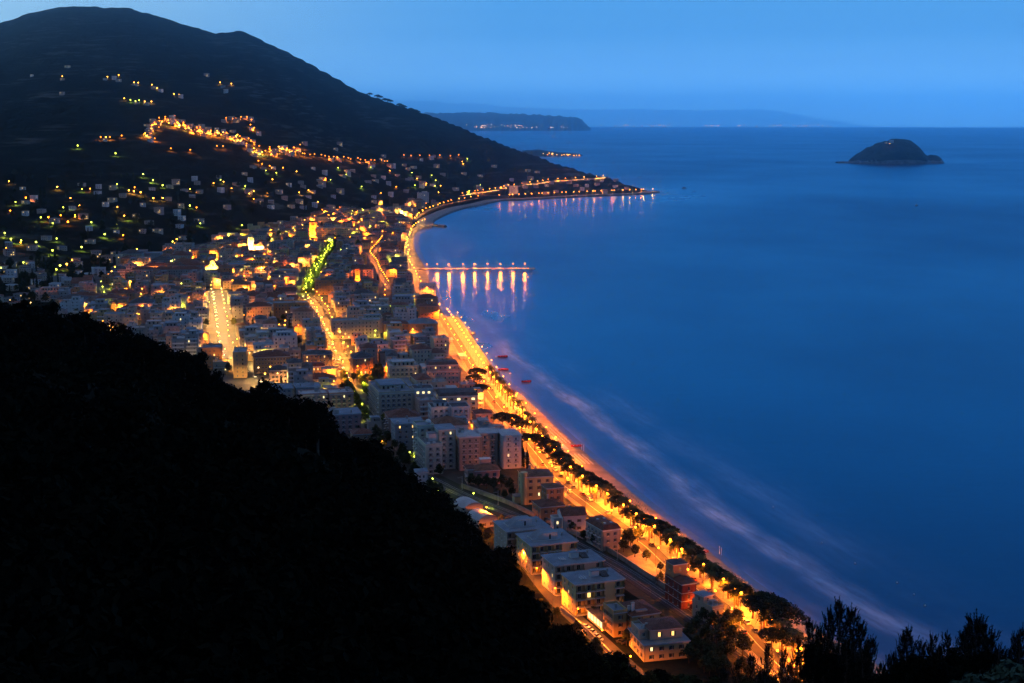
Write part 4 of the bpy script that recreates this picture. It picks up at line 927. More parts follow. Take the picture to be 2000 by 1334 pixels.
for i, (x, y, a, sg) in enumerate([q + (1,) for q in spaced(AVB, step=24, d=5.4, jit=9, lat=1.2)] + [q + (-1,) for q in spaced(AVB, step=24, d=-5.4, jit=9, lat=1.2)]):
    far_ = y > 1150
    lamp("street_lamp", "yellow street lamp under the trees of the nearer avenue" if not far_ else "amber street lamp on the orange stretch of the avenue", "tree avenue lamps" if not far_ else "avenue lamps before the bend", (x, y, 2.6), (9.5 if y > 1010 else 6.0), LIME if y < 1010 else (AMBER if i % 3 else ORANGE), 24000 if y < 1010 else 70000, .42, 11, tilt=(a + sg * math.pi/2, .7 if y < 1010 else .35))
for i, (x, y, a) in enumerate(spaced(AVB2, step=15, d=0, jit=10, lat=4.5)):
    lamp("street_lamp", "yellow-green street lamp among the trees of the avenue beyond the bend", "avenue lamps beyond the bend", (x, y, 2.6), 8.4 + (i % 3) * .5, LIME, 30000, .5, 7)
for i, (x, y, a, sg) in enumerate([q + (1,) for q in spaced(AVA, step=30, d=5.0, jit=10, lat=1.2)] + [q + (-1,) for q in spaced(AVA, step=30, d=-5.0, jit=10, lat=1.2)]):
    lamp("street_lamp", "bright white-gold street lamp along the wide white avenue", "white avenue lamps", (x, y, 2.6), 11, WHITE if i % 3 else AMBER, 70000, .45, 10, tilt=(a + sg * math.pi/2, .35))
# seafront lane between the beach houses and the old town, then the far beach road
LANE = gpts([(862,618),(845,590),(828,570),(814,552),(806,535),(800,515),(796,495),(797,478),(802,462),(815,446),(833,437)], 2.5)
ribbon("seafront_lane", LANE, 3.4, 2.608, M_PAVE, "paved seafront lane glowing orange between the houses")
for x, y, a in spaced(LANE, step=34, jit=14, lat=2): lamp("lane_lamp", "orange lamp in the seafront lane by the pier houses", "seafront lane lamps", (x, y, 2.6), 10, ORANGE if y < 1700 else AMBER, 36000, .7, 8)
FARROAD = gpts([(805,433),(815,425),(824,418),(836,411),(850,406),(870,399.5),(890,395),(908,391.5),(935,387)], 2.5)
ribbon("far_beach_road", FARROAD, 4, 2.608, M_ASPH, "road behind the far beach with a string of amber lights")
for x, y, a in spaced(FARROAD, n=18, d=-3, jit=22, lat=4): lamp("beach_road_lamp", "amber lamp in the string of lights along the far beach", "far beach road lamps", (x, y, 2.6), 7, AMBER if rng.random() < .5 else ORANGE, 30000, 1.0, 6, far=True)
for x, y, a in spaced(gpts([(972,386.5),(1010,385),(1060,382.5),(1120,380),(1180,377.5),(1240,375.5),(1278,374)], 2.8), n=26, jit=16): lamp("quay_lamp", "amber lamp on the quay road under the cape", "cape quay lamps", (x, y, 2.8), 7, AMBER if rng.random() < .3 else ORANGE, 14000, 1.1, 6, far=True, down=False)
# upper cape road, climbing the slope
CAPE = [(900,384),(918,381),(936,378.5),(955,375.5),(975,372),(992,368),(1010,365.5),(1030,362.5),(1050,360),(1075,356.5),(1100,354.5),(1125,353),(1150,351.5),(1172,349.5),(1190,348.5)]
_cr = [ground(a, b) for a, b in CAPE]
_cp = smooth([(p.x, p.y) for p in _cr], 8)
ribbon("cape_road", _cp, 5, 0, M_CONC, "road climbing the cape on a lit retaining wall", zf=lambda q: gz(q[0], q[1]) + 1.2)
for x, y, a in spaced(_cp, n=22, jit=14):
    lamp("cape_road_lamp", "amber lamp along the climbing cape road", "cape road lamps", (x, y, gz(x, y) + 1.2), 7, AMBER if rng.random() < .5 else ORANGE, 30000, 1.0, 6, far=True)
# old-town alley
ALLEY = gpts([(748,470),(738,484),(724,500),(726,508),(736,520),(742,536),(752,552),(760,566)], 2.5)
ribbon("old_town_alley", ALLEY, 3.0, 2.608, M_PAVE, "winding old-town alley glowing orange")
for x, y, a in spaced(ALLEY, step=22, jit=3): lamp("alley_lamp", "orange lamp in the winding old-town alley", "old-town alley lamps", (x, y, 2.6), 9, ORANGE, 18000, .5, 11)
STREETS = [(ROAD, 8.5), (AVB, 9.5), (AVB2, 9.0), (AVA, 7.5), (SIDE, 4.5), (RAIL, 6), (LANE, 4.5), (ALLEY, 4.5), (FARROAD, 5)]
# short lit side streets
for px, lb, c, wt in [([(731,690),(733,672),(734,660)], "lime street lamp in the short lit side street beside the blue roofs", LIME, 12000), ([(555,668),(557,650),(558,640)], "amber street lamp in the narrow street between blue-roofed blocks", AMBER, 8000),
    ([(806,668),(808,650),(810,640)], "amber street lamp in the side street leading to the promenade", AMBER, 9000), ([(206,592),(201,575),(197,560)], "bright lime lamp in the street beside the pink glowing building", LIME, 16000), ([(268,606),(276,590),(279,575)], "twin golden lamp beside the orange corner building", AMBER, 20000),
    ([(752,598),(752,580),(753,566)], "orange lamp in the lit passage below the old-town alley", ORANGE, 12000)]:
    P = gpts(px, 2.5); STREETS.append((P, 5.0))
    for x, y, a in spaced(P, n=3): lamp("side_street_lamp", lb, lb, (x, y, 2.6), 9, c, wt * 1.4, .5, 12)
# lamps by the lawn and the edge of the wood
for px, py, c, w_ in [(845,940,LIME,5000),(857,964,LIME,4000),(925,969,LIME,5000),(764,912,LIME,3500),(747,866,AMBER,4000),(800,888,LIME,4500),(1227,1185,AMBER,9000)]:
    p = at(px, py, 2.5 + 5); lamp("street_lamp", {1227: "small amber lamp at the corner of the nearest apartment block", 747: "single amber lamp at the edge of the hill trees", 764: "lime lamp half hidden in the hill trees"}.get(px, "yellow-green lamp beside the dim lawn and railway"), "lawn lamps", (p.x, p.y, 2.5), 6.5, c, w_, .36, 14)
# ------------------------------------------------------------------ pier
def pier():
    a, b = at(818, 529.5, 0), at(1044, 528.5, 0); d = (b - a); L = d.length; rz = math.atan2(d.y, d.x)
    t = thing("pier", "long slender pier on piles with a row of orange lamps over the calm sea", "pier", (a.x, a.y, 0), rz)
    k = MB(); k.box(0, L, -3.0, 3.0, 2.1, 3.2); k.box(L-9, L+1, -5.2, 5.2, 2.12, 3.22); k.build("deck", M_CONC, t)
    for s in (-1, 1):
        r = MB(); r.box(0, L-9, s*2.85-.04, s*2.85+.04, 4.15, 4.22)
        for i in range(int(L/2.5)): r.box(i*2.5, i*2.5+.06, s*2.85-.03, s*2.85+.03, 3.2, 4.15)
        r.build("railing", M_IRON, t)
    pm = MB(); pm.tube([(0,0,-3),(0,0,2.09)], .42, 8); pm = pm.mesh("pile", M_CONC)
    bm_ = box_mesh("pile_cap", .8, 4.2, .5, M_CONC)
    for i in range(14):
        x = 8 + i * (L - 12) / 13
        for s in (-1.6, 1.6): link("pile", pm, t, (x, s, 0))
        link("pile_cap", bm_, t, (x, 0, 1.59))
    for px in (834,854,877,904,927,952,977,1002,1025):
        f = (px - 818) / (1044 - 818); p = a.lerp(b, f)
        lamp("pier_lamp", "orange lamp standing on the deck of the pier", "lamps in a row on the pier", (p.x, p.y, 3.2), 6.0, (1.0,.20,.010), 36000, 1.0, 4.5, down=False)
pier()
# church and its floodlit bell tower
def floodlit(px, py, h, w_, name, lb, cat, roof, wall, watts, extra=None):
    p = place_top(px, py, h); t = thing(name, lb, cat, p, R(5))
    b = MB(); xs, zs = [0, w_*.3, w_*.7, w_], [0, h*.2, h*.3, h*.55, h*.62, h*.84, h*.95, h]
    for si, (o, ux, n, W_) in enumerate(sides(w_, w_)): face_grid(b, o, ux, n, W_, xs, zs, lambda i, j: (.3, 1, 0) if i == 1 and j in (1, 3, 5) else None)
    b.build("wall", [WM[wall], M_DARKW], t, weld=True)
    c = MB(); e = .4; c.box(-w_/2-e, w_/2+e, -e, w_+e, h+.004, h+.5, 0)
    if roof == "dome": c.lathe([(w_*.42,.5),(w_*.42,2.2),(w_*.36,3.4),(w_*.22,4.6),(.2,5.4),(.06,7)], 10, 0, (0, w_/2, h))
    else: c.add([(-w_/2,0,h+.5),(w_/2,0,h+.5),(w_/2,w_,h+.5),(-w_/2,w_,h+.5),(0,w_/2,h+roof)], [(0,1,4),(1,2,4),(2,3,4),(3,0,4)], 0)
    c.build("cap", [WM[wall] if roof == "dome" else RM["rust"]], t)
    FOOT_RECT.append(footprint(p, R(5), w_, w_)); q = Vector((p.x + math.sin(R(5))*26, p.y - math.cos(R(5))*26, 0)); FOOT_RECT.append(footprint(q, R(5), w_ + 16, 24)); return t, p

M_FLOOD = emit("floodlight_lens", (1.0,.62,.12), 10)
_fb = MB(); _fb.box(-.3,.3,-.2,.2,0,.5); _fm = _fb.mesh("housing", M_POLE); _fg = MB(); _fg.quad([(-.26,.205,.06),(.26,.205,.06),(.26,.205,.46),(-.26,.205,.46)][::-1]); _fgm = _fg.mesh("lens", M_FLOOD)
def floodlight(lb, gp, p, aim, c, watts):
    d = Vector(aim) - Vector(p); rz = math.atan2(d.y, d.x) - math.pi/2
    o = thing("floodlight", lb, "floodlight", p, rz, gp); link("housing", _fm, o); link("lens", _fgm, o)
    l = bpy.data.lights.new("flood_beam", 'SPOT'); l.color = c; l.energy = watts; l.spot_size = R(95); l.spot_blend = .5; l.shadow_soft_size = .3
    q = link("flood_beam", l, o, (0, .4, .4)); el = math.atan2(d.z, math.hypot(d.x, d.y)); q.rotation_euler = (math.pi/2 + el, 0, 0)
def flood(t, p, h, w_, lb, gp, c, watts, back=9):
    c5, s5 = math.cos(R(5)), math.sin(R(5))
    for lx, ly in ((-w_*.3, -back), (w_*.3, -back), (w_/2 + back*.8, w_*.4)):
        q = Vector((p.x + c5*lx - s5*ly, p.y + s5*lx + c5*ly, 2.6)); floodlight(lb, gp, q, (p.x - s5*w_/2 , p.y + c5*w_/2, 2.6 + h*.55), c, watts)
GOLD = (1.0,.50,.08)
t, p = floodlit(489, 464, 24, 7.5, "bell_tower", "slim domed bell tower flooded in bright gold light", "bell tower", "dome", "cream", 0); flood(t, p, 24, 7.5, "floodlight at the foot of the gold bell tower", "floodlights of the gold bell tower", GOLD, 700000)
t, p = floodlit(508, 481, 11, 10, "church", "small church with steep pointed roof glowing gold beside the bell tower", "church", 7, "cream", 0); flood(t, p, 11, 10, "floodlight before the small glowing church", "floodlights of the small church", GOLD, 420000)
t, p = floodlit(611, 435, 24, 11, "tower", "square orange-lit tower beside the yellow-green lit hotel", "tower", 3, "orange", 0); flood(t, p, 24, 11, "floodlight at the foot of the square orange tower", "floodlights of the orange tower", ORANGE, 420000)
t, p = floodlit(698, 526, 15, 5.5, "bell_tower", "small orange bell tower standing above the old-town roofs", "bell tower", 2, "orange", 0); flood(t, p, 15, 5.5, "floodlight below the small orange bell tower", "floodlights of the old-town bell tower", ORANGE, 40000, 6)
t, p = floodlit(784, 411, 13, 4.5, "clock_tower", "slender pale lit tower above the far end of the beach", "tower", 3, "white", 0); flood(t, p, 13, 4.5, "floodlight below the slender pale tower", "floodlights of the pale tower", (1,.75,.25), 120000, 7)
# gabled church front flooded yellow
p = place_top(416, 520, 8); t = thing("church", "wide gabled church front flooded in yellow light at the far end of the white avenue", "church", p, R(4))
b = MB(); Wc = 19
b.quad([(-Wc/2,0,0),(Wc/2,0,0),(Wc/2,0,6),(3.4,0,9),(3.4,0,12),(0,0,16),(-3.4,0,12),(-3.4,0,9),(-Wc/2,0,6)]); b.quad([(-Wc/2,0,0),(-Wc/2,26,0),(-Wc/2,26,6),(-Wc/2,0,6)][::-1]); b.quad([(Wc/2,0,0),(Wc/2,26,0),(Wc/2,26,6),(Wc/2,0,6)])
b.build("wall", WM["yellow"], t, weld=True)
b = MB(); b.quad([(-Wc/2-.4,.3,5.9),(0,.3,12),(0,26,12),(-Wc/2-.4,26,5.9)][::-1]); b.quad([(Wc/2+.4,.3,5.9),(0,.3,12),(0,26,12),(Wc/2+.4,26,5.9)]); b.build("roof", RM["rust"], t)
b = MB(); b.box(-1.3,1.3,-.12,-.004,0,4); b.build("door", M_SHUTB, t); b = MB(); b.tube([(0,-.1,9.6),(0,-.004,9.6)], 1.2, 14); b.build("rose_window", M_GLASS, t)
FOOT_RECT.append(footprint(p, R(4), Wc, 26)); FOOT_RECT.append(footprint((p.x + 2, p.y - 24, 0), R(4), Wc + 4, 22)); flood(t, p, 10, Wc, "floodlight before the gabled yellow church front", "floodlights of the gabled church", (1.0,.62,.05), 300000, 10)
# ------------------------------------------------------------------ the rest of the town, street by street
def in_poly(poly, x, y):
    r = False; j = len(poly) - 1
    for i in range(len(poly)):
        (xi, yi), (xj, yj) = poly[i], poly[j]
        if (yi > y) != (yj > y) and x < (xj-xi)*(y-yi)/(yj-yi) + xi: r = not r
        j = i
    return r
_sp = [(P[::2], hw) for P, hw in STREETS]
def street_gap(x, y):
    """distance to the nearest street edge, and which one"""
    best = (1e9, 0)
    for i, (P, hw) in enumerate(_sp):
        d = float(np.min(np.hypot(P[:,0]-x, P[:,1]-y))) - hw
        if d < best[0]: best = (d, i)
    return best
DENSE = [(120,640),(95,585),(190,560),(240,515),(330,500),(450,468),(560,440),(640,415),(700,402),(790,398),(860,392),(880,398),(830,415),(800,435),(806,470),(806,500),(815,535),(836,560),(858,600),(880,640),(905,690),(935,740),(960,790),(990,850),(960,880),(900,905),(830,905),(760,880),(700,830),(600,790),(520,762),(440,735),(390,712),(300,680),(200,650)]
def clear(fp, gap=2.0, sea=10):
    cx, cy, hw, hd, rz = fp; c, s = math.cos(rz), math.sin(rz)
    pts = [(cx + c*a*hw - s*b*hd, cy + s*a*hw + c*b*hd) for a in (-1, -.5, 0, .5, 1) for b in (-1, 0, 1)]
    if any(street_gap(x, y)[0] < gap for x, y in pts): return False
    if float(shore([p[0] for p in pts], [p[1] for p in pts])[0].min()) < sea: return False
    return not any(rect_hit(fp, q) for q in FOOT_RECT)
TOWN = []
tr = random.Random(23)
def grow():
    y = 800.0
    while y < 2900:
        rz0 = R(14 if y < 1000 else 11 if y < 1300 else 8 if y < 1700 else 5)
        pitch = 37 if y < 1500 else 33 if y < 2000 else 36
        c0 = at_y(0, 600, y).x
        x = c0 * 1.15 + tr.random() * 10
        while x < 160:
            w = 15 + tr.random() * 17 if y < 2050 else 12 + tr.random() * 14; d = 16 + tr.random() * 8 if y < 2050 else 12 + tr.random() * 6
            yy = y + (x - (-100)) * math.sin(rz0) + tr.uniform(-4, 4)
            px, py = pix((x, yy, 2.5))
            ok = in_poly(DENSE, px, py)
            if ok and px < 420 and py < 560 and tr.random() < .35: ok = False
            if ok and tr.random() < .05: ok = False
            if ok:
                rz = rz0 + R(tr.uniform(-4, 4)); fp = footprint((x, yy), rz, w, d, .6)
                for k in range(3):
                    if clear(fp, 1.5, 30 if yy < 1250 else 12): 
                        FOOT_RECT.append(fp); TOWN.append((x, yy, w, d, rz)); break
                    w *= .78; d *= .88; fp = footprint((x + (k-1) * 3, yy), rz, w, d, .4)
            x += w + tr.uniform(2.5, 8)
        y += pitch
grow()
def infill():
    k = 0
    for q in range(2600):
        px, py = tr.uniform(90, 960), tr.uniform(400, 860)
        if not in_poly(DENSE, px, py): continue
        p = at(px, py, 2.5); w, d = tr.uniform(8, 13), tr.uniform(8, 12); rz = R(10 if p.y < 1300 else 6) + R(tr.uniform(-6, 6)); fp = footprint((p.x, p.y), rz, w, d, .3)
        if any(rect_hit(fp, f) for f in FOOT_RECT) or not clear(fp, 1.0, 32 if p.y < 1250 else 14): continue
        FOOT_RECT.append(fp); TOWN.append((p.x, p.y, w, d, rz)); k += 1
        if k >= 130: break
infill()
TOWN.sort(key=lambda q: q[1])
STN = ["seafront road", "nearer tree avenue", "farther tree avenue", "wide white avenue", "hillside road", "railway", "seafront lane", "old-town alley", "far beach road", "short lime street", "narrow blue-roof street", "promenade side street", "pink-building street", "twin-lamp street", "lit passage"]
NUMW = ["", "one", "two", "three", "four", "five", "six", "seven", "eight"]
ORD = ["first", "second", "third", "fourth", "fifth", "sixth", "seventh", "eighth", "ninth", "tenth", "eleventh", "twelfth"] + [f"{k}th" for k in range(13, 20)] + ["20th", "21st", "22nd", "23rd"] + [f"{k}th" for k in range(24, 31)] + ["31st", "32nd", "33rd"] + [f"{k}th" for k in range(34, 41)] + ["41st", "42nd", "43rd"] + [f"{k}th" for k in range(44, 90)]
rank = {}
def nearest_main(x, y):
    best = (1e9, 0, 0)
    for i in (0, 1, 2, 3, 6, 7, 8):
        P = _sp[i][0]; D = np.hypot(P[:,0]-x, P[:,1]-y); k = int(D.argmin())
        if D[k] < best[0]: best = (float(D[k]), i, "sea" if x > P[k,0] else "inland")
    return best
M_AWN = [mat("awning_" + n, c, .85, var=.3, scale=1.5) for n, c in (("green", (.06,.14,.09)), ("orange", (.40,.17,.06)), ("blue", (.07,.10,.22)))]
NTOWN = len(TOWN); M_CANV = mat("terrace_canvas", (.42,.38,.33), .85, var=.2, scale=1)
for n, (x, y, w, d, rz) in enumerate(TOWN):
    old = y > 1420; r = random.Random(n * 13 + 5)
    gapd, si = street_gap(x, y)
    dist, st, side = nearest_main(x, y)
    row = "fronting" if dist < 32 else "one block off" if dist < 75 else "two blocks off" if dist < 115 else "well off"
    wl = r.choice(["cream", "beige", "grey", "stone", "white", "cream", "beige", "pink", "ochre"] if not old else ["cream", "ochre", "pink", "stone", "orange", "beige", "yellow", "rose", "grey"])
    fl = r.choice([4, 4, 5, 5] if not old else [3, 4, 4]); fl = r.choice([2, 3, 3]) if w < 13.2 and d < 12.2 else fl; 
    if y > 2050: fl = r.choice([2, 3, 3, 4])
    q = r.random()
    if not old: roof, rm = (("parapet", r.choice(["blue", "blue", "grey", "grey", "pale"])) if q < .55 else ("flat", r.choice(["blue", "grey"])) if q < .78 else ("hip", r.choice(["red", "dark", "rust"])))
    else: roof, rm = (("hip", r.choice(["dark", "dark", "red", "rust"])) if q < .5 else ("gable", r.choice(["dark", "red"])) if q < .62 else ("parapet", r.choice(["grey", "blue", "terrace"])))
    rw = {"parapet": "terrace roof", "flat": "flat roof", "hip": "hipped roof", "gable": "gabled roof"}[roof]; cw = {"blue": "bluish", "grey": "grey", "pale": "pale", "red": "red", "dark": "slate", "rust": "rusty", "terrace": "brown"}[rm]
    key = (st, side, row); rank[key] = rank.get(key, 0) + 1
    nm = "small_town_house" if w < 13.2 and d < 12.2 else "town_house" if roof in ("hip", "gable") else "town_block"
    lb = f"{wl} {NUMW[fl]}-storey {'cottage' if nm[0] == 's' else 'house'}, {cw} {rw}, {ORD[rank[key]-1]} {row} the {STN[st]}, {side} side"
    t = thing(nm, lb, "building", (x, y, 2.5 if y < 2500 else gz(x, y)), rz)
    lr_ = .035 if not old else .05; sh_ = r.choice([M_SHUTL, M_SHUTV, M_SHUTB, M_SHUTL]); sp_ = 2.6 + r.random() * .9
    # most houses are two joined volumes of unequal height
    if w > 14 and r.random() < .72:
        f = r.uniform(.38, .62); sg = r.choice([-1, 1]); w1 = w * f; w2 = w - w1 - .02; fl2 = max(2, fl + r.choice([-1, -1, 1])); dy = r.uniform(.6, 2.6)
        x1, x2 = sg * (-w/2 + w1/2), sg * (w/2 - w2/2)
        vols = [(x1, 0, w1, d, fl, roof, rm, ()), (x2, dy, w2, d - dy - r.uniform(0, 2), fl2, roof if r.random() < .6 else "parapet", rm if roof == "parapet" else r.choice(["grey", "terrace", rm]), ())]
        if roof not in ("parapet", "flat"): vols[1] = vols[1][:5] + (r.choice([roof, "parapet"]),) + (r.choice([rm, "grey"]) if vols[1][5] == "parapet" else rm, ())
    else: vols = [(0, 0, w, d, fl, roof, rm, ())]
    for vi, (ox, oy, vw, vd, vf, vr, vm, bl) in enumerate(vols):
        if vr == "parapet" and vm not in ("blue", "grey", "pale", "terrace"): vm = "grey"
        h = fill(t, ox, oy, 0, vw, vd, vf, wl, vr, vm, 3.1, near=False, litrate=lr_, sp=sp_, ww=1.0, wh=1.55, shut=sh_)
        hh = h + {"parapet": .22, "flat": .34}.get(vr, 0)
        if vr in ("parapet", "flat"):
            if vw > 8 and r.random() < .62 and y < 2050: penthouse(t, ox + r.uniform(-.10, .10) * vw, oy + vd * .28, hh, vw * r.uniform(.45, .72), vd * r.uniform(.4, .55), wl, vm)
            rr_ = random.Random(n * 7 + vi)
            for q in range(r.choice([1, 2, 2, 3]) if y < 1500 else r.choice([0, 1, 1]) if y < 2050 else 0):
                kx, ky = ox + rr_.uniform(-.42, .42) * (vw - 2), oy + 1.4 + rr_.random() * (vd - 3); z_ = rr_.random()
                if z_ < .4: on_roof(t, "chimney", kx, ky, hh, .8, .6, 1.5, M_CHIM, M_CHIM)
                elif z_ < .6: on_roof(t, "air_conditioner", kx, ky, hh + .004, 1.5, .8, 1.0, M_UNIT)
                elif z_ < .85: on_roof(t, "stair_hut", kx, ky, hh, 2.6, 2.2, 2.3, WM[wl], RM["grey"])
                else: on_roof(t, "pergola", kx, ky, hh, 3.2, 2.2, 2.2, M_SHUTL, M_CANV)
            if y < 1500 and r.random() < .35: link("awning", box_mesh("awning", 3.4, 2.6, .12, M_AWN[r.randrange(3)]), t, (ox + r.uniform(-.2, .2) * vw, oy + 1.9, hh + 2.4))
        elif r.random() < .7: clutter(t, vw, vd, h, r, 1, True) if ox == 0 else None
        if y < 1750 and r.random() < .62 and vw > 6:
            bw = round(vw - r.choice([1.2, 1.2, 3.0]), 0)
            for f_ in range(1, vf): link("balcony", balcony_mesh(max(3.0, min(bw, 16.0)), 1.1, solid=n % 2 == 0), t, (ox, oy, f_ * 3.1 + .2))
print("town houses", NTOWN)
# lamps fixed to the houses, so that many fronts glow
wr = random.Random(4); cand = [q for q in TOWN]; wr.shuffle(cand)
for x, y, w, d, rz in cand[:270]:
    sx = wr.choice([-1, 1, 1]); c, s = math.cos(rz), math.sin(rz)
    lx, ly = (wr.uniform(-.3, .3) * w, -3.2) if wr.random() < .55 else (sx * (w/2 + 1.8), wr.uniform(0, d))
    p = (x + c*lx - s*ly, y + s*lx + c*ly, 2.6)
    if any(rect_hit((p[0], p[1], .3, .3, 0), f) for f in FOOT_RECT) : continue
    c_ = wr.choice([ORANGE, ORANGE, ORANGE, AMBER, AMBER, LIME])
    lamp("lane_lamp", "small street lamp lighting a narrow lane between the town houses", "lamps in the narrow town lanes", p, 9.5, c_, 19000 if y < 1500 else 36000, .36 if y < 1500 else .65, 13, far=True, tilt=((math.pi/2 + rz) if abs(ly + 3.2) < 1e-6 else (rz + (math.pi if sx > 0 else 0)), 1.0))
# ------------------------------------------------------------------ houses and lights on the slopes
sr = random.Random(19)
SLP = {}
def slope_house_mesh(v):
    if v in SLP: return SLP[v]
    r = random.Random(v * 5 + 1); w, d, fl = r.uniform(9, 15), r.uniform(8, 11), r.choice([2, 2, 3]); h = fl * 3.0 + .4
    wl = ["white", "cream", "beige", "pink", "white", "stone"][v % 6]; b = MB()
    b.box(-w/2, w/2, 0, d, -4, 0, 0)
    for si, (o, ux, n, W_) in enumerate(sides(w, d)):
        xs, zs, cx = splits(W_, h, fl, 3.0, 1.1, 1.5, .9, 3.0)
        face_grid(b, o, ux, n, W_, xs, zs, lambda i, j: (.14, (2 if r.random() < .10 else 1), 0) if i % 2 == 1 and j % 2 == 1 else None)
    rf, rm = ("low", ["rust", "red", "dark"][v % 3]) if v % 4 else ("parapet", "grey")
    SLP[v] = (b.mesh("wall", [WM[wl], M_GLASS, M_LIT]), roof_mesh(rf, w, d, h, RM[rm], M_TRIM), wl, {"low": "hipped", "parapet": "flat"}[rf]); return SLP[v]
_taken = []
def slope_house(px, py, area, group, minsep=13, sc=1.0):
    p = ground(px, py)
    if p.y < 2000 and False: return None
    if shore([p.x], [p.y])[0][0] < 14: return None
    if any((p.x-q[0])**2 + (p.y-q[1])**2 < minsep**2 for q in _taken) or any(rect_hit((p.x, p.y, 6, 6, 0), f) for f in FOOT_RECT): return None
    if street_gap(p.x, p.y)[0] < 5: return None
    _taken.append((p.x, p.y)); v = sr.randrange(12); wm_, rm_, wl, rf = slope_house_mesh(v)
    t = thing("hillside_house", f"{wl} {rf}-roofed house {area}", "house", p, R(sr.uniform(-30, 35)), group); t.scale = (sc, sc, sc)
    link("wall", wm_, t); link("roof", rm_, t); return t
def path(pts, n, jx, jy):
    out = []; L = [0]
    for a, b in zip(pts, pts[1:]): L.append(L[-1] + math.hypot(b[0]-a[0], b[1]-a[1]))
    for k in range(n):
        s = (k + .5) / n * L[-1]; i = max(j for j in range(len(L)) if L[j] <= s); i = min(i, len(pts)-2); t = (s - L[i]) / max(1e-6, L[i+1]-L[i])
        out.append((pts[i][0] + (pts[i+1][0]-pts[i][0])*t + sr.uniform(-jx, jx), pts[i][1] + (pts[i+1][1]-pts[i][1])*t + sr.uniform(-jy, jy)))
    return out
VILLAGE = [(284,274),(296,266),(300,250),(312,240),(330,238),(348,246),(372,252),(398,262),(430,264),(462,272),(486,284),(500,297),(522,301),(548,300),(572,297),(592,290)]
VUP = [(436,238),(462,237),(480,231),(492,241),(490,252),(500,262),(508,270)]
for px, py in path(VILLAGE, 78, 16, 9): slope_house(px, py, "in the orange-lit hill village", "houses of the orange-lit hill village", 11)
for px, py in path(VUP, 10, 6, 4): slope_house(px, py, "above the orange-lit hill village", "houses above the hill village", 11)
def slope_lamp(px, py, name, lb, gp, c, w_, h=8, r=1.3):
    p = ground(px, py); lamp(name, lb, gp, (p.x, p.y, p.z), h, c, w_, r, 4 if c == ORANGE else 8, far=True)
for px, py in path(VILLAGE, 76, 14, 8): slope_lamp(px, py + 1, "village_lamp", "orange lamp in the lit hill village", "lamps of the hill village", ORANGE if sr.random() < .85 else AMBER, 120000, 8, 1.35)
for px, py in path(VUP, 9, 3, 2): slope_lamp(px, py, "village_lamp", "orange lamp on the lane above the hill village", "lamps above the hill village", ORANGE, 90000, 8, 1.5)
for px, py in [(494,303),(500,304),(506,305),(512,303)]: slope_lamp(px, py, "village_lamp", "yellow floodlight in front of the village church", "village church floodlights", (1.0,.62,.06), 160000, 6, 1.4)
for px, py in [(424,293),(436,293),(372,301),(334,297),(505,322),(512,328),(527,331)]: slope_lamp(px, py, "village_lamp", "single orange lamp on the slope below the hill village", "lamps below the hill village", ORANGE, 70000, 8, 1.5)
for px, py in path([(584,308),(620,311),(650,314),(690,316),(735,319),(765,322)], 20, 4, 2): slope_lamp(px, py, "slope_road_lamp", "orange lamp on the level road crossing the slope", "lamps on the slope road", ORANGE, 60000, 8, 1.25)
for px, py in [(789,309),(803,309),(820,309),(839,309),(859,309),(880,310),(896,308)]: slope_lamp(px, py, "slope_road_lamp", "orange lamp spaced along the upper wooded road", "lamps on the upper wooded road", ORANGE, 45000, 8, 1.2)
for px, py, c in [(122,154,AMBER),(210,155,AMBER),(232,152,AMBER),(262,166,AMBER),(270,167,AMBER),(297,171,AMBER),(307,178,AMBER),(340,189,AMBER),(350,190,AMBER),(430,166,AMBER),(452,168,AMBER),(243,198,AMBER),(255,201,LIME),(265,203,LIME),(272,202,LIME),(283,204,AMBER),(296,204,AMBER),(197,274,ORANGE),(207,275,AMBER),(215,275,ORANGE),(238,271,ORANGE),(152,291,LIME),(226,306,LIME)]:
    slope_lamp(px, py, "mountain_lamp", "lone lamp high on the dark mountainside", "lone lamps on the mountainside", c, 40000, 7, 1.5)
for px, py in [(122,158),(205,158),(222,156),(232,160),(262,168),(300,174),(312,180),(402,150),(440,182),(436,172),(352,192),(268,205),(285,206),(205,277),(130,133),(62,150),(120,185)]: slope_house(px, py, "high on the dark mountainside", "houses high on the mountainside", 10)
# gardens and villas between town and mountain
def scatter(n, box, area, group, dens=None):
    k = 0
    for q in range(n * 6):
        px, py = sr.uniform(box[0], box[2]), sr.uniform(box[1], box[3])
        if dens and not dens(px, py): continue
        if slope_house(px, py, area, group, 24): k += 1
        if k >= n: break
scatter(52, (0, 340, 420, 560), "in the dark gardens beyond the wood", "houses in the dark gardens inland", lambda x, y: y > 345 + (420 - x) * .05 and (y < 470 or x < 220) and y < 600 - x * .25)
scatter(30, (-10, 500, 235, 612), "between the dark trees at the inland edge of town", "houses at the inland edge of town", lambda x, y: y > 500 and not in_poly(DENSE, x, y))
scatter(48, (420, 325, 860, 415), "on the garden slope above the town", "houses on the garden slope", lambda x, y: y > 330 - (x - 420) * .02 and y < 440 - (x - 420) * .10)
scatter(36, (620, 262, 1060, 372), "scattered on the wooded slope above the bay", "houses on the wooded slope above the bay", lambda x, y: y > 262 + (x - 620) * .17)
scatter(22, (990, 352, 1230, 381), "below the lit cape road", "houses below the cape road", None)
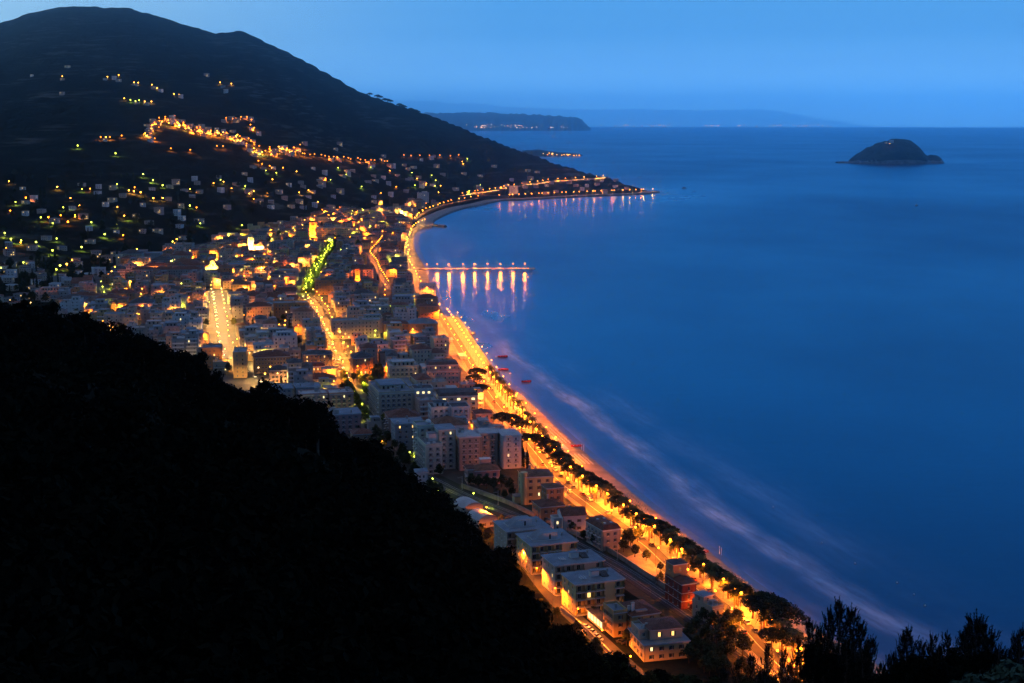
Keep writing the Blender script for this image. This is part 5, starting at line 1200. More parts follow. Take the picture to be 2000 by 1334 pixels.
for q in range(78):
    px = sr.uniform(0, 960); lo = 345 if px < 500 else 335 - (px - 500) * .05; hi = 560 - px * .12 if px < 420 else 425 - (px - 420) * .08
    py = sr.uniform(lo, hi); c = sr.choice([LIME, LIME, LIME, AMBER, AMBER, ORANGE])
    p = ground(px, py)
    if any(rect_hit((p.x, p.y, .4, .4, 0), f) for f in FOOT_RECT): continue
    lamp("garden_lamp", {LIME: "lime", AMBER: "amber", ORANGE: "orange"}[c] + " garden lamp among the dark trees inland", {LIME: "lime", AMBER: "amber", ORANGE: "orange"}[c] + " lamps among the inland gardens", p, 6, c, 22000, .95, 12, far=True)
for px, py, c in [(22,477,LIME),(42,480,LIME),(71,483,LIME),(103,499,LIME),(160,493,LIME),(118,530,LIME),(60,605,WHITE),(250,432,LIME),(205,467,LIME),(318,517,ORANGE),(340,500,AMBER),(350,518,AMBER),(10,465,LIME),(131,527,AMBER),(240,512,ORANGE),(200,512,ORANGE),(280,348,LIME),(299,360,LIME),(318,369,LIME),(371,409,LIME),(252,380,AMBER),(262,382,AMBER),(275,383,AMBER),(300,395,AMBER),(318,395,AMBER),(112,373,AMBER),(155,410,AMBER),(51,395,ORANGE),(133,442,ORANGE),(95,434,ORANGE)]:
    p = ground(px, py)
    lamp("garden_lamp", "bright " + {LIME: "lime", AMBER: "amber", ORANGE: "orange", WHITE: "white"}[c] + " lamp in the dark gardens at the inland edge of town", "bright " + {LIME: "lime", AMBER: "amber", ORANGE: "orange", WHITE: "white"}[c] + " lamps inland", p, 7, c, 42000, 1.15, 14, far=True)
# trees on the garden slopes, one by one where they can be told apart
SLOPE_TREES = []; k = 0
for q in range(900):
    px = sr.uniform(-20, 1080); py = sr.uniform(300, 600)
    if py < 345 + max(0, 300 - px) * .0 - max(0, px - 600) * .02 or (py > 430 - max(0, px - 400) * .08 and in_poly(DENSE, px, py)) or py > 610 - px * .22 and px < 700 or py > 420 and px > 460: continue
    p = ground(px, py)
    if shore([p.x], [p.y])[0][0] < 40 or any(rect_hit((p.x, p.y, 3, 3, 0), f) for f in FOOT_RECT) or any((p.x-a)**2 + (p.y-b)**2 < 81 for a, b in _taken) or street_gap(p.x, p.y)[0] < 3: continue
    SLOPE_TREES.append((p, sr.uniform(.9, 1.7))); k += 1
    if k >= 180: break
# ridge pines standing against the sky
RIDGE_PINES = [(722,176.5),(737,180),(742,182),(752,187),(757,188),(762,190),(780,197),(784,199),(789,201),(802,206),(806,208),(811,209),(815,211),(27,36),(33,34),(60,25),(84,19),(205,13),(225,13.5),(240,14),(262,18),(276,21)]
# ------------------------------------------------------------------ trees and plants
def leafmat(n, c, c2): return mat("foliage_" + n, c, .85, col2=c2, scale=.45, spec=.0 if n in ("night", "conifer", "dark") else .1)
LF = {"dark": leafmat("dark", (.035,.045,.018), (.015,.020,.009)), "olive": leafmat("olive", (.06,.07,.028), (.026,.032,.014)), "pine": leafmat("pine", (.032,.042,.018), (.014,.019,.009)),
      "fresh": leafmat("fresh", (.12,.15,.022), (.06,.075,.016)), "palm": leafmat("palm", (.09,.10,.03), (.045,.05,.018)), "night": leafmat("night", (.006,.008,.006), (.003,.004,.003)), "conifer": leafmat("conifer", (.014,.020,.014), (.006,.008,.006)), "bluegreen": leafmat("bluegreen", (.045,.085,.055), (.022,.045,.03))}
M_BARK = mat("tree_bark", (.10,.075,.055), .95, col2=(.05,.04,.03), scale=1.2, bump=.04); M_PBARK = mat("palm_bark", (.16,.12,.08), .95, col2=(.08,.06,.045), scale=2, bump=.05)
def leaf(b, p, n, s, r, mi=0):
    """one leaf spray: a bent quad of random heading"""
    n = Vector(n) + Vector((r.uniform(-.7,.7), r.uniform(-.7,.7), r.uniform(-.4,.7))); n.normalize()
    e = n.cross(Vector((r.uniform(-1,1), r.uniform(-1,1), r.uniform(-1,1)))); e = e.normalized() if e.length > 1e-3 else Vector((1,0,0)); f = n.cross(e)
    a, c = s * r.uniform(.6, 1.2), s * r.uniform(.35, .7); p = Vector(p)
    b.quad([p - e*a, p - f*c + n*.1*s, p + e*a, p + f*c + n*.1*s], mi)
def clumpy(b, clumps, per, size, r, mi=0):
    for cx, cy, cz, rx, rz in clumps:
        for k in range(per):
            u = Vector((r.gauss(0,1), r.gauss(0,1), r.gauss(0,1))); u.normalize(); q = r.random() ** .4
            leaf(b, (cx + u.x*rx*q, cy + u.y*rx*q, cz + u.z*rz*q), u, size, r, mi)
def tree_parts(kind, seed):
    r = random.Random(seed); t = MB(); c = MB()
    if kind == "broad":
        H, W = 9.0, 4.2
        t.tube([(0,0,-.6),(.1,0,1.5),(.0,.15,3.4),(.1,.1,6)], [.32,.24,.18,.06], 7)
        cl = []
        for k in range(15):
            a = k * 2.4 + r.random(); z = 3.6 + (k / 15) * 4.6; rr = W * .62 * math.sin(min(1, .35 + (k/15)*.75) * math.pi) ** .6 * r.uniform(.5, 1.05)
            cl.append((rr*math.cos(a), rr*math.sin(a), z + r.uniform(-.5,.5), r.uniform(1.1,1.9), r.uniform(.9,1.4)))
            if k % 3 == 0: t.tube([(0,0,2.6 + k*.15),(rr*.5*math.cos(a), rr*.5*math.sin(a), z*.8),(rr*.9*math.cos(a), rr*.9*math.sin(a), z)], [.12,.07,.02], 5)
        clumpy(c, cl, 62, .48, r); return t, c, "olive"
    if kind == "pine":                      # umbrella pine
        t.tube([(0,0,-.5),(.3,.1,3),(.1,.3,6.2),(.2,.2,8.2)], [.38,.30,.26,.14], 8); cl = []
        for k in range(46):
            a = k * 2.399; q = math.sqrt((k + .5) / 46); rr = 7.4 * q; z = 8.6 + 3.6 * (1 - q*q) ** .8 + r.uniform(-.35,.35)
            cl.append((rr*math.cos(a)*r.uniform(.9,1.12), rr*math.sin(a)*r.uniform(.9,1.12), z, r.uniform(1.3,1.9), r.uniform(.75,1.15)))
            if k % 4 == 1: t.tube([(.15,.25,6.6),(rr*.5*math.cos(a), rr*.5*math.sin(a), 8.6),(rr*.9*math.cos(a), rr*.9*math.sin(a), z-.3)], [.15,.09,.03], 5)
        clumpy(c, cl, 70, .42, r); return t, c, "pine"
    if kind == "palm":
        h = 6.8; t.tube([(0,0,-.3),(.05,0,.8),(.12,.05,3.2),(.1,.1,h)], [.46,.36,.30,.34], 9)
        t.lathe([(.34,h-.5),(.58,h-.15),(.5,h+.3),(.1,h+.6)], 9, 0, (.1,.1,0))
        for k in range(30):
            a = k * 2.399; up = 1.15 - 1.5 * (k / 30); L_ = r.uniform(3.1, 3.9); pts = []
            for j in range(9):
                s = j / 8; x = L_ * (s - .12*s*s) * math.cos(up * .55); z = h + .4 + L_ * (math.sin(up) * s * .8 - (.62 + .1*r.random()) * s * s)
                pts.append(Vector((.1 + x*math.cos(a), .1 + x*math.sin(a), z)))
            side = Vector((-math.sin(a), math.cos(a), 0))
            for j in range(8):
                p, q = pts[j], pts[j+1]; wd = .72 * math.sin(math.pi * (.12 + .86 * (j+.5)/8)) ** .7
                for sg in (-1, 1):
                    for m in (0, .5):
                        o = p.lerp(q, m); o2 = p.lerp(q, m + .32); tip = o.lerp(q, .9) + side * sg * wd + Vector((0, 0, -.26 * wd))
                        c.quad([o, o2, tip], 0)
                c.quad([p - side*.035, p + side*.035, q + side*.03, q - side*.03], 0)
        return t, c, "palm"
    if kind == "cypress":
        H = 13; t.tube([(0,0,-.5),(0,0,2.0),(0,0,H*.6)], [.25,.2,.05], 6); cl = []
        for k in range(26):
            z = .9 + k / 26 * (H - 1.2); w = 1.35 * math.sin(math.pi * min(1, .22 + .80 * k / 26)) ** .7
            a = k * 2.4; cl.append((w*.45*math.cos(a), w*.45*math.sin(a), z, w*.62 + .1, .85))
        clumpy(c, cl, 52, .34, r); return t, c, "dark"
    if kind == "bush":
        t.tube([(0,0,-.3),(0,0,.5),(.1,0,1.1)], [.12,.09,.03], 5); cl = [(r.uniform(-.8,.8), r.uniform(-.8,.8), r.uniform(.6,1.5), r.uniform(.6,1.0), r.uniform(.5,.8)) for k in range(7)]
        clumpy(c, cl, 60, .26, r); return t, c, "olive"
    if kind == "oak":                       # the black wood on the near hillside
        t.tube([(0,0,-2),(.2,0,2),(.0,.3,4.5),(.2,.2,7)], [.34,.26,.18,.06], 6); cl = []
        for k in range(22):
            a = k * 2.4 + r.random(); z = 2.2 + (k / 22) * 6.6; rr = 3.6 * math.sin(min(1, .30 + (k/22)*.72) * math.pi) ** .55 * r.uniform(.55, 1.1)
            cl.append((rr*math.cos(a), rr*math.sin(a), z + r.uniform(-.6,.6), r.uniform(1.0,2.0), r.uniform(.8,1.5)))
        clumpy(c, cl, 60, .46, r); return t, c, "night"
    if kind == "conifer":                   # young pine of the foreground with upright candle shoots
        H = 12.0; bx, by = r.uniform(-.5, .5), r.uniform(-.5, .5); t.tube([(0,0,-1.5),(bx*.4,by*.2,4),(bx*.2,by,8),(bx,by,H)], [.26,.19,.11,.025], 7)
        sh = []; ga = [r.random() * 6.28 for _ in range(3)]
        for k in range(74):
            z = 1.2 + (H - 1.8) * (k / 74) ** .9; a = k * 2.399 + r.uniform(-.5, .5); gap = min(abs((a - g + math.pi) % (2*math.pi) - math.pi) for g in ga)
            L_ = (3.0 * (1 - (z / H)) ** .75 + .3) * r.choice([.45, .8, 1.0, 1.0, 1.25]) * (.5 if gap < .35 else 1)
            base = Vector((bx*z/H, by*z/H, z)); mid = Vector((L_*.6*math.cos(a), L_*.6*math.sin(a), z + L_*r.uniform(.05,.3))); tip = mid + Vector((L_*.22*math.cos(a+r.uniform(-.6,.6)), L_*.22*math.sin(a), L_*r.uniform(.5,.95) + .3))
            t.tube([base, mid, tip], [.05, .035, .012], 4); sh.append((base, mid, tip))
            for w in range(r.choice([0, 1, 2])):
                m2 = base.lerp(mid, r.uniform(.4, .95)); a2 = a + r.uniform(-1.2, 1.2); t2 = m2 + Vector((math.cos(a2)*.3*L_, math.sin(a2)*.3*L_, L_*r.uniform(.35,.7) + .15)); t.tube([m2, t2], [.025, .01], 4); sh.append((m2, m2.lerp(t2, .5), t2))
        sh.append((Vector((0,0,H-2.2)), Vector((0,0,H-1)), Vector((0,0,H+.5))))
        for A, B_, T in sh:
            for j in range(60):
                s = j / 60; s = .22 + .78 * s; p = A.lerp(B_, s*1.6) if s < .62 else B_.lerp(T, (s - .62) / .38)
                d = (T - B_).normalized() if s > .5 else (B_ - A).normalized()
                o = Vector((r.gauss(0,1), r.gauss(0,1), r.gauss(0,.6))); o = (o - d * o.dot(d)); o = o.normalized() if o.length > 1e-3 else Vector((1,0,0))
                tip = p + (d * .8 + o * .75).normalized() * r.uniform(.20, .36); w = d.cross(o) * .034
                c.quad([p - w, p + w, tip], 0)
        return t, c, "conifer"
TREE = {}
def tree(kind, label, group, loc, sc=1.0, rz=None, name=None, mt=None, r=rng, variants=3):
    v = r.randrange(variants); k = (kind, v, mt)
    if k not in TREE:
        t, c, m = tree_parts(kind, 100 + v * 7 + len(kind)); TREE[k] = (t.mesh("trunk", M_PBARK if kind == "palm" else M_BARK), c.mesh("crown", LF[mt or m]))
    nm = name or {"broad": "broadleaf_tree", "pine": "umbrella_pine", "palm": "palm_tree", "cypress": "cypress_tree", "bush": "garden_bush", "oak": "hillside_tree", "conifer": "conifer_tree"}[kind]
    o = thing(nm, label, "tree" if kind != "bush" else "bush", loc, r.random() * 6.28 if rz is None else rz, group)
    o.scale = sc if isinstance(sc, (tuple, list)) else (sc, sc, sc)
    link("trunk", TREE[k][0], o); link("crown", TREE[k][1], o); return o
gr = random.Random(77)
# umbrella pines between promenade and beach: crowns seen at these pixels
PINE_EDGE = [(1036,845),(1063,849),(1084,861),(1105,886),(1127,905),(1163,924),(1180,935),(1199,944),(1208,957),(1234,980),(1242,993),(1270,1004),(1293,1014),(1311,1030),(1318,1046),(1335,1048),(1357,1062),(1362,1074),(1374,1086),(1386,1098),(1407,1105),(1418,1117),(1446,1135),(1453,1144)]
_pe = smooth([(a, b) for a, b in PINE_EDGE], 16)
for px, py, s in [(932,724,.95),(917,748,.8),(940,756,.85),(926,736,.8),(982,812,.9),(1000,816,.95),(1018,826,.85),(1487,1170,1.05),(1512,1182,1.1),(1532,1200,1.1),(1500,1176,1.0),(1536,1240,.9),(1508,1236,.7),(1448,1157,.6)] + [(a - 9 + gr.uniform(-3,3), b + 8 + gr.uniform(-2,2), gr.uniform(.58,.80) + (.16 if b < 905 else 0)) for a, b in _pe]:
    p = at(px, py, 2.7 + 9.8 * s); tree("pine", "dark umbrella pine spreading over the parapet between promenade and beach", "umbrella pines along the beach", (p.x, p.y, 2.6), (s, s, s * .95), r=gr)
# palms along the promenade, between the lamps
for i, (x, y, a) in enumerate(spaced(ROAD, step=12, d=-7.6, jit=5, r=gr)):
    if y < 1060: tree("palm", "date palm lit orange by the lamps on the seafront promenade", "palms on the promenade", (x, y, 2.7), gr.uniform(1.1, 1.45), r=gr)
for i, (x, y, a) in enumerate(spaced(ROAD, step=24, d=-4.9, jit=9, r=gr)):
    if y < 760: tree("palm", "date palm at the kerb of the seafront road", "palms at the kerb", (x, y, 2.7), gr.uniform(.8, 1.1), r=gr)
for i, (x, y, a) in enumerate(spaced(ROAD, step=13, d=-11.5, jit=7, r=gr)):
    if y < 1000: tree("bush", "low bush in the promenade planting beds", "promenade bushes", (x, y, 2.7), gr.uniform(.7, 1.3), r=gr)
# garden trees round the villas and along the railway
for px, py, k, s in [(985,905,"cypress",1.0),(991,910,"cypress",.9),(998,902,"cypress",1.05),(1006,908,"cypress",.95),(1013,910,"cypress",1.0),(1022,912,"cypress",.9),(1030,915,"cypress",.85),(968,885,"cypress",.95),(976,890,"cypress",1.0),(955,884,"cypress",.8),(902,895,"cypress",.8),(1018,904,"cypress",1.08)]:
    p = at(px, py, 2.6); tree("cypress", "dark cypress in the dense group behind the pink villa", "cypresses behind the pink villa", (p.x, p.y, 2.5), s, r=gr)
for px, py, s in [(920,950,.8),(935,955,.9),(950,955,.9),(965,958,.85),(980,952,.8),(996,958,.8),(1000,970,.7),(985,975,.6),(970,972,.6),(1118,1040,.6),(1140,1056,.6),(1160,1066,.7),(1218,1078,.8),(1232,1066,.9),(1245,1058,.9),(1222,1062,.8),(1240,1088,.7),(1262,1096,.6),(1290,1140,.6),(1310,1150,.6),(1330,1165,.6),(1380,1205,.5),(1420,1224,.8),(1438,1232,1.0),(1400,1216,.6),(1290,1116,.5),(1425,1240,.9)]:
    p = at(px, py, 2.6); tree("broad", "dark round garden tree among the villas by the railway", "garden trees among the villas", (p.x, p.y, 2.5), s, r=gr)
for px, py, s in [(742,745,1.5),(735,738,1.2),(690,745,.8),(668,760,.6),(735,860,1.1),(720,850,.9),(755,868,1.0),(745,880,1.1),(770,880,.8),(808,900,.7),(860,965,.7),(850,955,.5),(795,905,.9)]:
    p = at(px, py, 2.6); tree("broad", "dark tree standing between the apartment houses", "trees between the apartment houses", (p.x, p.y, 2.5), s, r=gr)
for q in range(46):
    i = q / 46; P = SIDE; k = int(i * (len(P) - 1)); d = gr.choice([-6.5, -7.5, 6.5, 8.5, 10]); x, y = offs(P, d)[k]
    tree(gr.choice(["broad", "bush", "broad"]), "rust-lit shrub or small tree beside the road at the foot of the hill", "shrubs along the hillside road", (x, y, 2.5), gr.uniform(.4, .75), r=gr)
for q in range(26):
    P = offs(RAIL, gr.choice([-7.0, 6.4, 8.5])); x, y = P[gr.randrange(len(P))]
    tree("bush", "low scrub bush beside the railway track", "scrub beside the railway", (x, y, 2.55), gr.uniform(.5, 1.0), r=gr)
for px, py, s in [(gr.uniform(1345,1470), 0, gr.uniform(.4,.85)) for _ in range(26)] + [(1372,1216,.7),(1392,1232,.9),(1412,1246,1.0),(1360,1236,.8),(1345,1246,.7),(1378,1256,.9),(1400,1268,1.0),(1430,1262,.9),(1450,1280,1.0),(1300,1236,.5),(1420,1290,1.0)]:
    py = py or 1250 + (px - 1345) * .62 + gr.uniform(-6, 46)
    p = at(px, py, 2.6); tree("broad", "dark tree beside the near end of the railway", "trees at the near end of the railway", (p.x, p.y, 2.5), s, r=gr)
k = 0
for q in range(260):
    px, py = gr.uniform(690, 870), gr.uniform(838, 975)
    if py < 838 + (px - 690) * .25 or py > 915 + (px - 690) * .38: continue
    p = at(px, py, 2.6)
    if street_gap(p.x, p.y)[0] < .5 or any(rect_hit((p.x, p.y, 2, 2, 0), f) for f in FOOT_RECT): continue
    tree("broad", "dark garden tree between the green hotel and the wooded hill", "trees between hotel and hill", (p.x, p.y, 2.5), gr.uniform(.6, 1.05), name="garden_tree", mt="dark", r=gr); k += 1
    if k >= 44: break
# avenue trees
for P, lb, gp, cond in ((AVB, "leafy street tree glowing yellow-green on the nearer avenue", "avenue trees near", lambda y: y < 1060), (AVB2, "leafy street tree glowing yellow-green on the avenue beyond the bend", "avenue trees beyond the bend", lambda y: True)):
    for d in (-5.6, 5.6) if P is AVB else (-5.2, 0, 5.2):
        for x, y, a in spaced(P, step=11.5 if P is AVB else 12, d=d, jit=3, r=gr):
            if cond(y): tree("broad", lb, gp, (x, y, 2.5), gr.uniform(.68, .95) if P is AVB else gr.uniform(.72, .95), mt="fresh", name="street_tree", r=gr)
for px, py in [(640,476),(652,474),(662,474),(672,472),(684,480),(694,478),(700,484),(655,482),(668,482),(600,478),(470,448),(535,470),(545,466),(528,476)]:
    p = at(px, py, 2.5); tree("broad", "tree in the lime-lit square below the big yellow-green hotel", "trees of the lime-lit square", (p.x, p.y, 2.5), gr.uniform(1.1, 1.6), mt="fresh", r=gr)
    if px in (640, 662, 684, 600, 470, 545, 528): lamp("side_street_lamp", "lime lamp among the trees of the square below the yellow-green hotel", "lamps of the lime-lit square", (p.x + 4, p.y - 8, 2.5), 8, LIME, 40000, .9, 14)
# town trees in the gaps
n_ = 0
for q in range(1500):
    px, py = gr.uniform(60, 860), gr.uniform(420, 800)
    if not in_poly(DENSE, px, py): continue
    p = at(px, py, 2.5)
    if street_gap(p.x, p.y)[0] < 1 or any(rect_hit((p.x, p.y, 1.6, 1.6, 0), f) for f in FOOT_RECT): continue
    if shore([p.x], [p.y])[0][0] < 34: continue
    tree(gr.choice(["broad", "broad", "cypress", "palm"]), "tree in a gap between the town roofs", "trees between the town roofs", (p.x, p.y, 2.5), gr.uniform(.6, 1.1), r=gr); n_ += 1
    if n_ >= 110: break

for p, s in SLOPE_TREES: tree(gr.choice(["broad", "cypress", "broad"]), "dark tree among the gardens and villas on the slope behind the town", "trees on the garden slope", p, s, mt="dark", name="garden_tree", r=gr)
for px, py in RIDGE_PINES:
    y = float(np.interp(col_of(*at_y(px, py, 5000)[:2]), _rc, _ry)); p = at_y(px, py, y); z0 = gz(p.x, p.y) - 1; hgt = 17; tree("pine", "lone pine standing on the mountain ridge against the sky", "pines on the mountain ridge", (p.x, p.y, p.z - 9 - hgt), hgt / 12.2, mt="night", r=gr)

k = 0
for q in range(400):
    px, py = gr.uniform(-15, 235), gr.uniform(515, 625)
    if in_poly(DENSE, px, py): continue
    p = ground(px, py)
    if any(rect_hit((p.x, p.y, 3, 3, 0), f) for f in FOOT_RECT) or any((p.x-a)**2 + (p.y-b)**2 < 90 for a, b in _taken): continue
    tree(gr.choice(["broad", "broad", "cypress"]), "dark tree in the gardens just beyond the black wooded hillside", "trees just beyond the hillside", p, gr.uniform(.9, 1.5), mt="dark", name="park_tree", r=gr); k += 1
    if k >= 70: break
# ------------------------------------------------------------------ the black wood on the near hillside
hr = random.Random(31)
def near_edge(c): return float(np.interp(c, _nc, _ny))
n_ = 0
cand = []
for c in np.arange(-60, 1420, 17.0):          # the skyline of the wood
    ye = near_edge(c)
    for k, f in enumerate((1.0, .965, .93)):
        cand.append((c + hr.uniform(-7, 7), ye * (f + hr.uniform(-.02, .015)), hr.choice([.6, .8, .9, 1.0, 1.1, 1.3])))
for c, f, s in [(150,1.0,1.2),(120,1.0,1.1),(300,1.0,1.05),(420,1.0,1.2),(545,1.0,1.25),(575,1.0,1.15),(660,1.0,.9),(35,1.01,1.3),(60,1.0,1.25)]: cand.append((c, near_edge(c) * f, s * 1.1))
cand = cand[:295]
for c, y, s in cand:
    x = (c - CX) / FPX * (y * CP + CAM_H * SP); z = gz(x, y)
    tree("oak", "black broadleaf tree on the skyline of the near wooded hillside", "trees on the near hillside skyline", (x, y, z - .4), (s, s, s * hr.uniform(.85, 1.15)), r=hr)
# the wood behind them, one mass nobody could count
def wood():
    tk, ck, _ = tree_parts("oak", 411); b = MB(); r = random.Random(8)
    edge = [(n[0], pix((n[1].x, n[1].y, n[1].z))[1]) for n in _np]; ex, ey = [e[0] for e in edge], [e[1] for e in edge]; ys_ = np.arange(14, 430, 2.0)
    for q in range(900):
        px = r.uniform(-90, 1500); lo = float(np.interp(px, ex, ey)) + 14; py = lo + (1420 - lo) * r.random()
        if py < lo: continue
        d_ = ray(px, py); tt = ys_ / d_.y; k_ = int(np.argmax(height(d_.x * tt, ys_) + 3 >= CAM_H + d_.z * tt)); y = float(ys_[k_]); x = float(d_.x * tt[k_])
        if y < 18 or y > near_edge(px) * .97: continue
        z = gz(x, y); s = r.uniform(.7, 1.05) * min(1, .35 + y / 200); cl = []
        for k in range(9):
            a = k*2.4; rr = 2.9*s*r.uniform(.3,1); cl.append((x+rr*math.cos(a), y+rr*math.sin(a), z + (1.2 + k*.62)*s, 1.7*s, 1.3*s))
        clumpy(b, cl, 24, .62 * s, r)
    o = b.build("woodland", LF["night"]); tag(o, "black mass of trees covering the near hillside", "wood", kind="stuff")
wood()
# undergrowth nearest the camera
# conifers in the lower corner: tip pixel, distance, crown scale
for px, py, y, s, sx in [(1640,1163,150,1.0,1.0),(1622,1180,152,.9,.9),(1663,1178,147,.92,.95),(1583,1205,156,.75,.8),(1602,1215,150,.8,.9),(1680,1205,145,.82,.9),(1700,1240,143,.72,1.0),(1560,1240,160,.7,.9),(1612,1250,140,.75,1.1),(1655,1240,138,.8,1.1),(1690,1262,136,.7,1.0),
    (1775,1218,150,.82,.9),(1764,1232,154,.75,.8),(1803,1245,148,.72,.8),(1822,1234,150,.8,.9),(1850,1232,149,.8,.9),(1884,1222,146,.85,1.0),(1908,1190,142,.98,1.05),(1922,1205,140,.92,1.0),(1895,1212,144,.9,.95),(1938,1222,138,.9,1.1),(1740,1270,146,.65,.9),(1836,1258,140,.7,1.0),(1866,1255,141,.75,1.0),(1985,1235,136,.85,.9),(1998,1215,132,.9,.8),(1725,1290,140,.6,1.0),(1955,1262,134,.75,1.0),(2030,1200,132,1.0,1.0),
    (1500,1255,215,.85,.9),(1470,1275,225,.75,.9),(1530,1262,200,.85,.9),(1440,1290,240,.7,.9),(1545,1290,185,.75,1.0),(1490,1300,210,.8,1.1),(1412,1300,250,.8,1.0),(1515,1310,190,.8,1.1),(1575,1290,160,.8,1.1)]:
    p = at_y(px, py, y); h = 12.5 * s
    tree("conifer", "young conifer with upright shoots standing dark against the sea in the lower corner", "conifers in the lower corner", (p.x, p.y, p.z - h), (s * sx * hr.uniform(.9, 1.25), s * sx * hr.uniform(.9, 1.25), s), r=hr, variants=5)
for px, py, y, s in [(1940,1318,120,1.1),(1900,1330,116,1.2),(1970,1300,118,1.3),(1995,1312,114,1.2),(1460,1340,210,1.5),(1395,1330,240,1.6),(1330,1322,270,1.6),(1270,1318,300,1.5),(1220,1300,320,1.4),(1180,1290,330,1.3),(1360,1345,230,1.6),(1290,1340,260,1.6),(1240,1340,280,1.6),(1190,1330,300,1.5)]:
    p = at_y(px, py, y); tree("broad", "blue-green bushy tree low in the corner below the conifers" if px > 1850 else "dim bushy tree on the slope below the near red-roofed villa", "low trees below the conifers" if px > 1850 else "dim trees on the near slope", (p.x, p.y, p.z - 8.4 * s * .62), s * .62, mt="bluegreen" if px > 1850 else "dark", r=hr)

for q in range(60):
    px = hr.choice([hr.uniform(1560, 1720), hr.uniform(1720, 2040), hr.uniform(1720, 2040)]); top = np.interp(px, [1540, 1600, 1650, 1700, 1730, 1780, 1850, 1920, 1960, 2040], [1290, 1262, 1250, 1292, 1318, 1262, 1268, 1250, 1280, 1275])
    py = top + hr.random() ** .7 * (1345 - top); y = hr.uniform(125, 165); p = at_y(px, py, y); s = hr.uniform(.35, .6)
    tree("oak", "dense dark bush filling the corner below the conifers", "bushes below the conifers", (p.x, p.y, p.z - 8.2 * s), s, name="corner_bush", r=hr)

for px, py, y, s in [(1188,1258,436,1.0),(1206,1270,432,1.1),(1166,1262,438,.9),(1226,1284,430,1.2),(1246,1282,432,1.1),(1264,1292,430,1.1),(1104,1204,452,.9),(1090,1186,456,.8),(1058,1118,470,.9),(1042,1094,476,.9),(1074,1134,466,.7),(1012,1062,490,.9),(1284,1296,428,1.2),(1306,1300,428,1.1),(1330,1306,426,1.2),(1352,1300,430,1.0)]:
    p = at_y(px, py, y); z0 = max(2.5, gz(p.x, p.y)); s = max(.5, (p.z - z0) / 8.6) if p.z - z0 > 3 else s
    tree("broad", "dark rust-edged tree at the foot of the wooded hill beside the side road", "trees at the foot of the hill", (p.x, p.y, z0 - .2), min(s, 1.5), mt="dark", name="park_tree", r=hr)
# ------------------------------------------------------------------ cars
CARC = {"silver": (.45,.46,.47), "white": (.7,.7,.68), "dark": (.03,.03,.035), "red": (.30,.03,.03), "blue": (.05,.08,.2)}
M_CAR = {k: mat("car_paint_" + k, v, .3, var=.1, scale=.5, spec=.6) for k, v in CARC.items()}
M_TYRE = mat("tyre_rubber", (.02,.02,.02), .9, var=.2, scale=3); M_RIM = mat("wheel_rim", (.4,.4,.4), .4, var=.2, scale=3, metal=.7)
M_HEAD = emit("headlamp_glow", (1.0,.86,.6), 18); M_TAIL = emit("tail_lamp_glow", (1.0,.05,.02), 5); M_HOFF = mat("headlamp_off", (.5,.5,.5), .2, var=.1, scale=2)
CM = {}
def car_meshes(col, on):
    k = (col, on)
    if k in CM: return CM[k]
    L_, W_, b = 4.1, 1.7, MB(); n = 14
    side = [(-2.05,.35),(-2.05,.72),(-1.95,.85),(-1.25,.92),(1.05,.92),(1.85,.80),(2.05,.62),(2.05,.35)]
    for s in (-1, 1): b.quad([(x, s*W_/2, z) for x, z in (side if s < 0 else side[::-1])])
    for (xa, za), (xb, zb) in zip(side, side[1:] + side[:1]): b.quad([(xa,-W_/2,za),(xa,W_/2,za),(xb,W_/2,zb),(xb,-W_/2,zb)])
    g = MB(); lo = [(-1.55,.92),(1.0,.92)]; hi = [(-1.05,1.44),(.35,1.44)]; w1, w2 = W_/2-.06, W_/2-.22
    P = lambda x, z, s, w: (x, s*w, z)
    A = [P(*lo[0],-1,w1),P(*lo[1],-1,w1),P(*lo[1],1,w1),P(*lo[0],1,w1)]; B_ = [P(*hi[0],-1,w2),P(*hi[1],-1,w2),P(*hi[1],1,w2),P(*hi[0],1,w2)]
    for i in range(4): g.quad([A[i], A[(i+1)%4], B_[(i+1)%4], B_[i]], 0)
    b.box(hi[0][0]-.02, hi[1][0]+.02, -w2-.02, w2+.02, 1.435, 1.475)
    wh = MB(); wh.tube([(0,-.09,0),(0,.09,0)], .31, 12, 0); wh.tube([(0,-.095,0),(0,.095,0)], .18, 8, 1)
    hl = MB(); hl.box(2.03,2.075,-.17,.17,.60,.74); tl = MB(); tl.box(-2.075,-2.03,-.15,.15,.68,.80)
    CM[k] = (b.mesh("body", M_CAR[col]), g.mesh("cabin_glass", M_GLASS), wh.mesh("wheel", [M_TYRE, M_RIM]), hl.mesh("headlight", M_HEAD if on else M_HOFF), tl.mesh("tail_light", M_TAIL if on else M_CAR["red"]))
    return CM[k]
def car(col, label, group, x, y, z, rz, on=False, name="car"):
    bo, g, wh, hl, tl = car_meshes(col, on); t = thing(name, label, "car", (x, y, z), rz, group)
    link("body", bo, t); link("cabin_glass", g, t)
    for a in (-1.3, 1.3):
        for s in (-.78, .78): link("wheel", wh, t, (a, s, .31))
    for s in (-.58, .58): link("headlight", hl, t, (0, s, 0)); link("tail_light", tl, t, (0, s, 0))
    return t
cr = random.Random(9); CK = list(CARC)
for i, (x, y, a) in enumerate(spaced(ROAD, step=13, d=-3.2, jit=5, r=cr)):
    if cr.random() < .55 and y < 1100: k = cr.choice(CK); car(k, f"parked {k} car at the promenade kerb of the seafront road", f"{k} cars parked at the promenade kerb", x, y, 2.68, a, name="parked_car")
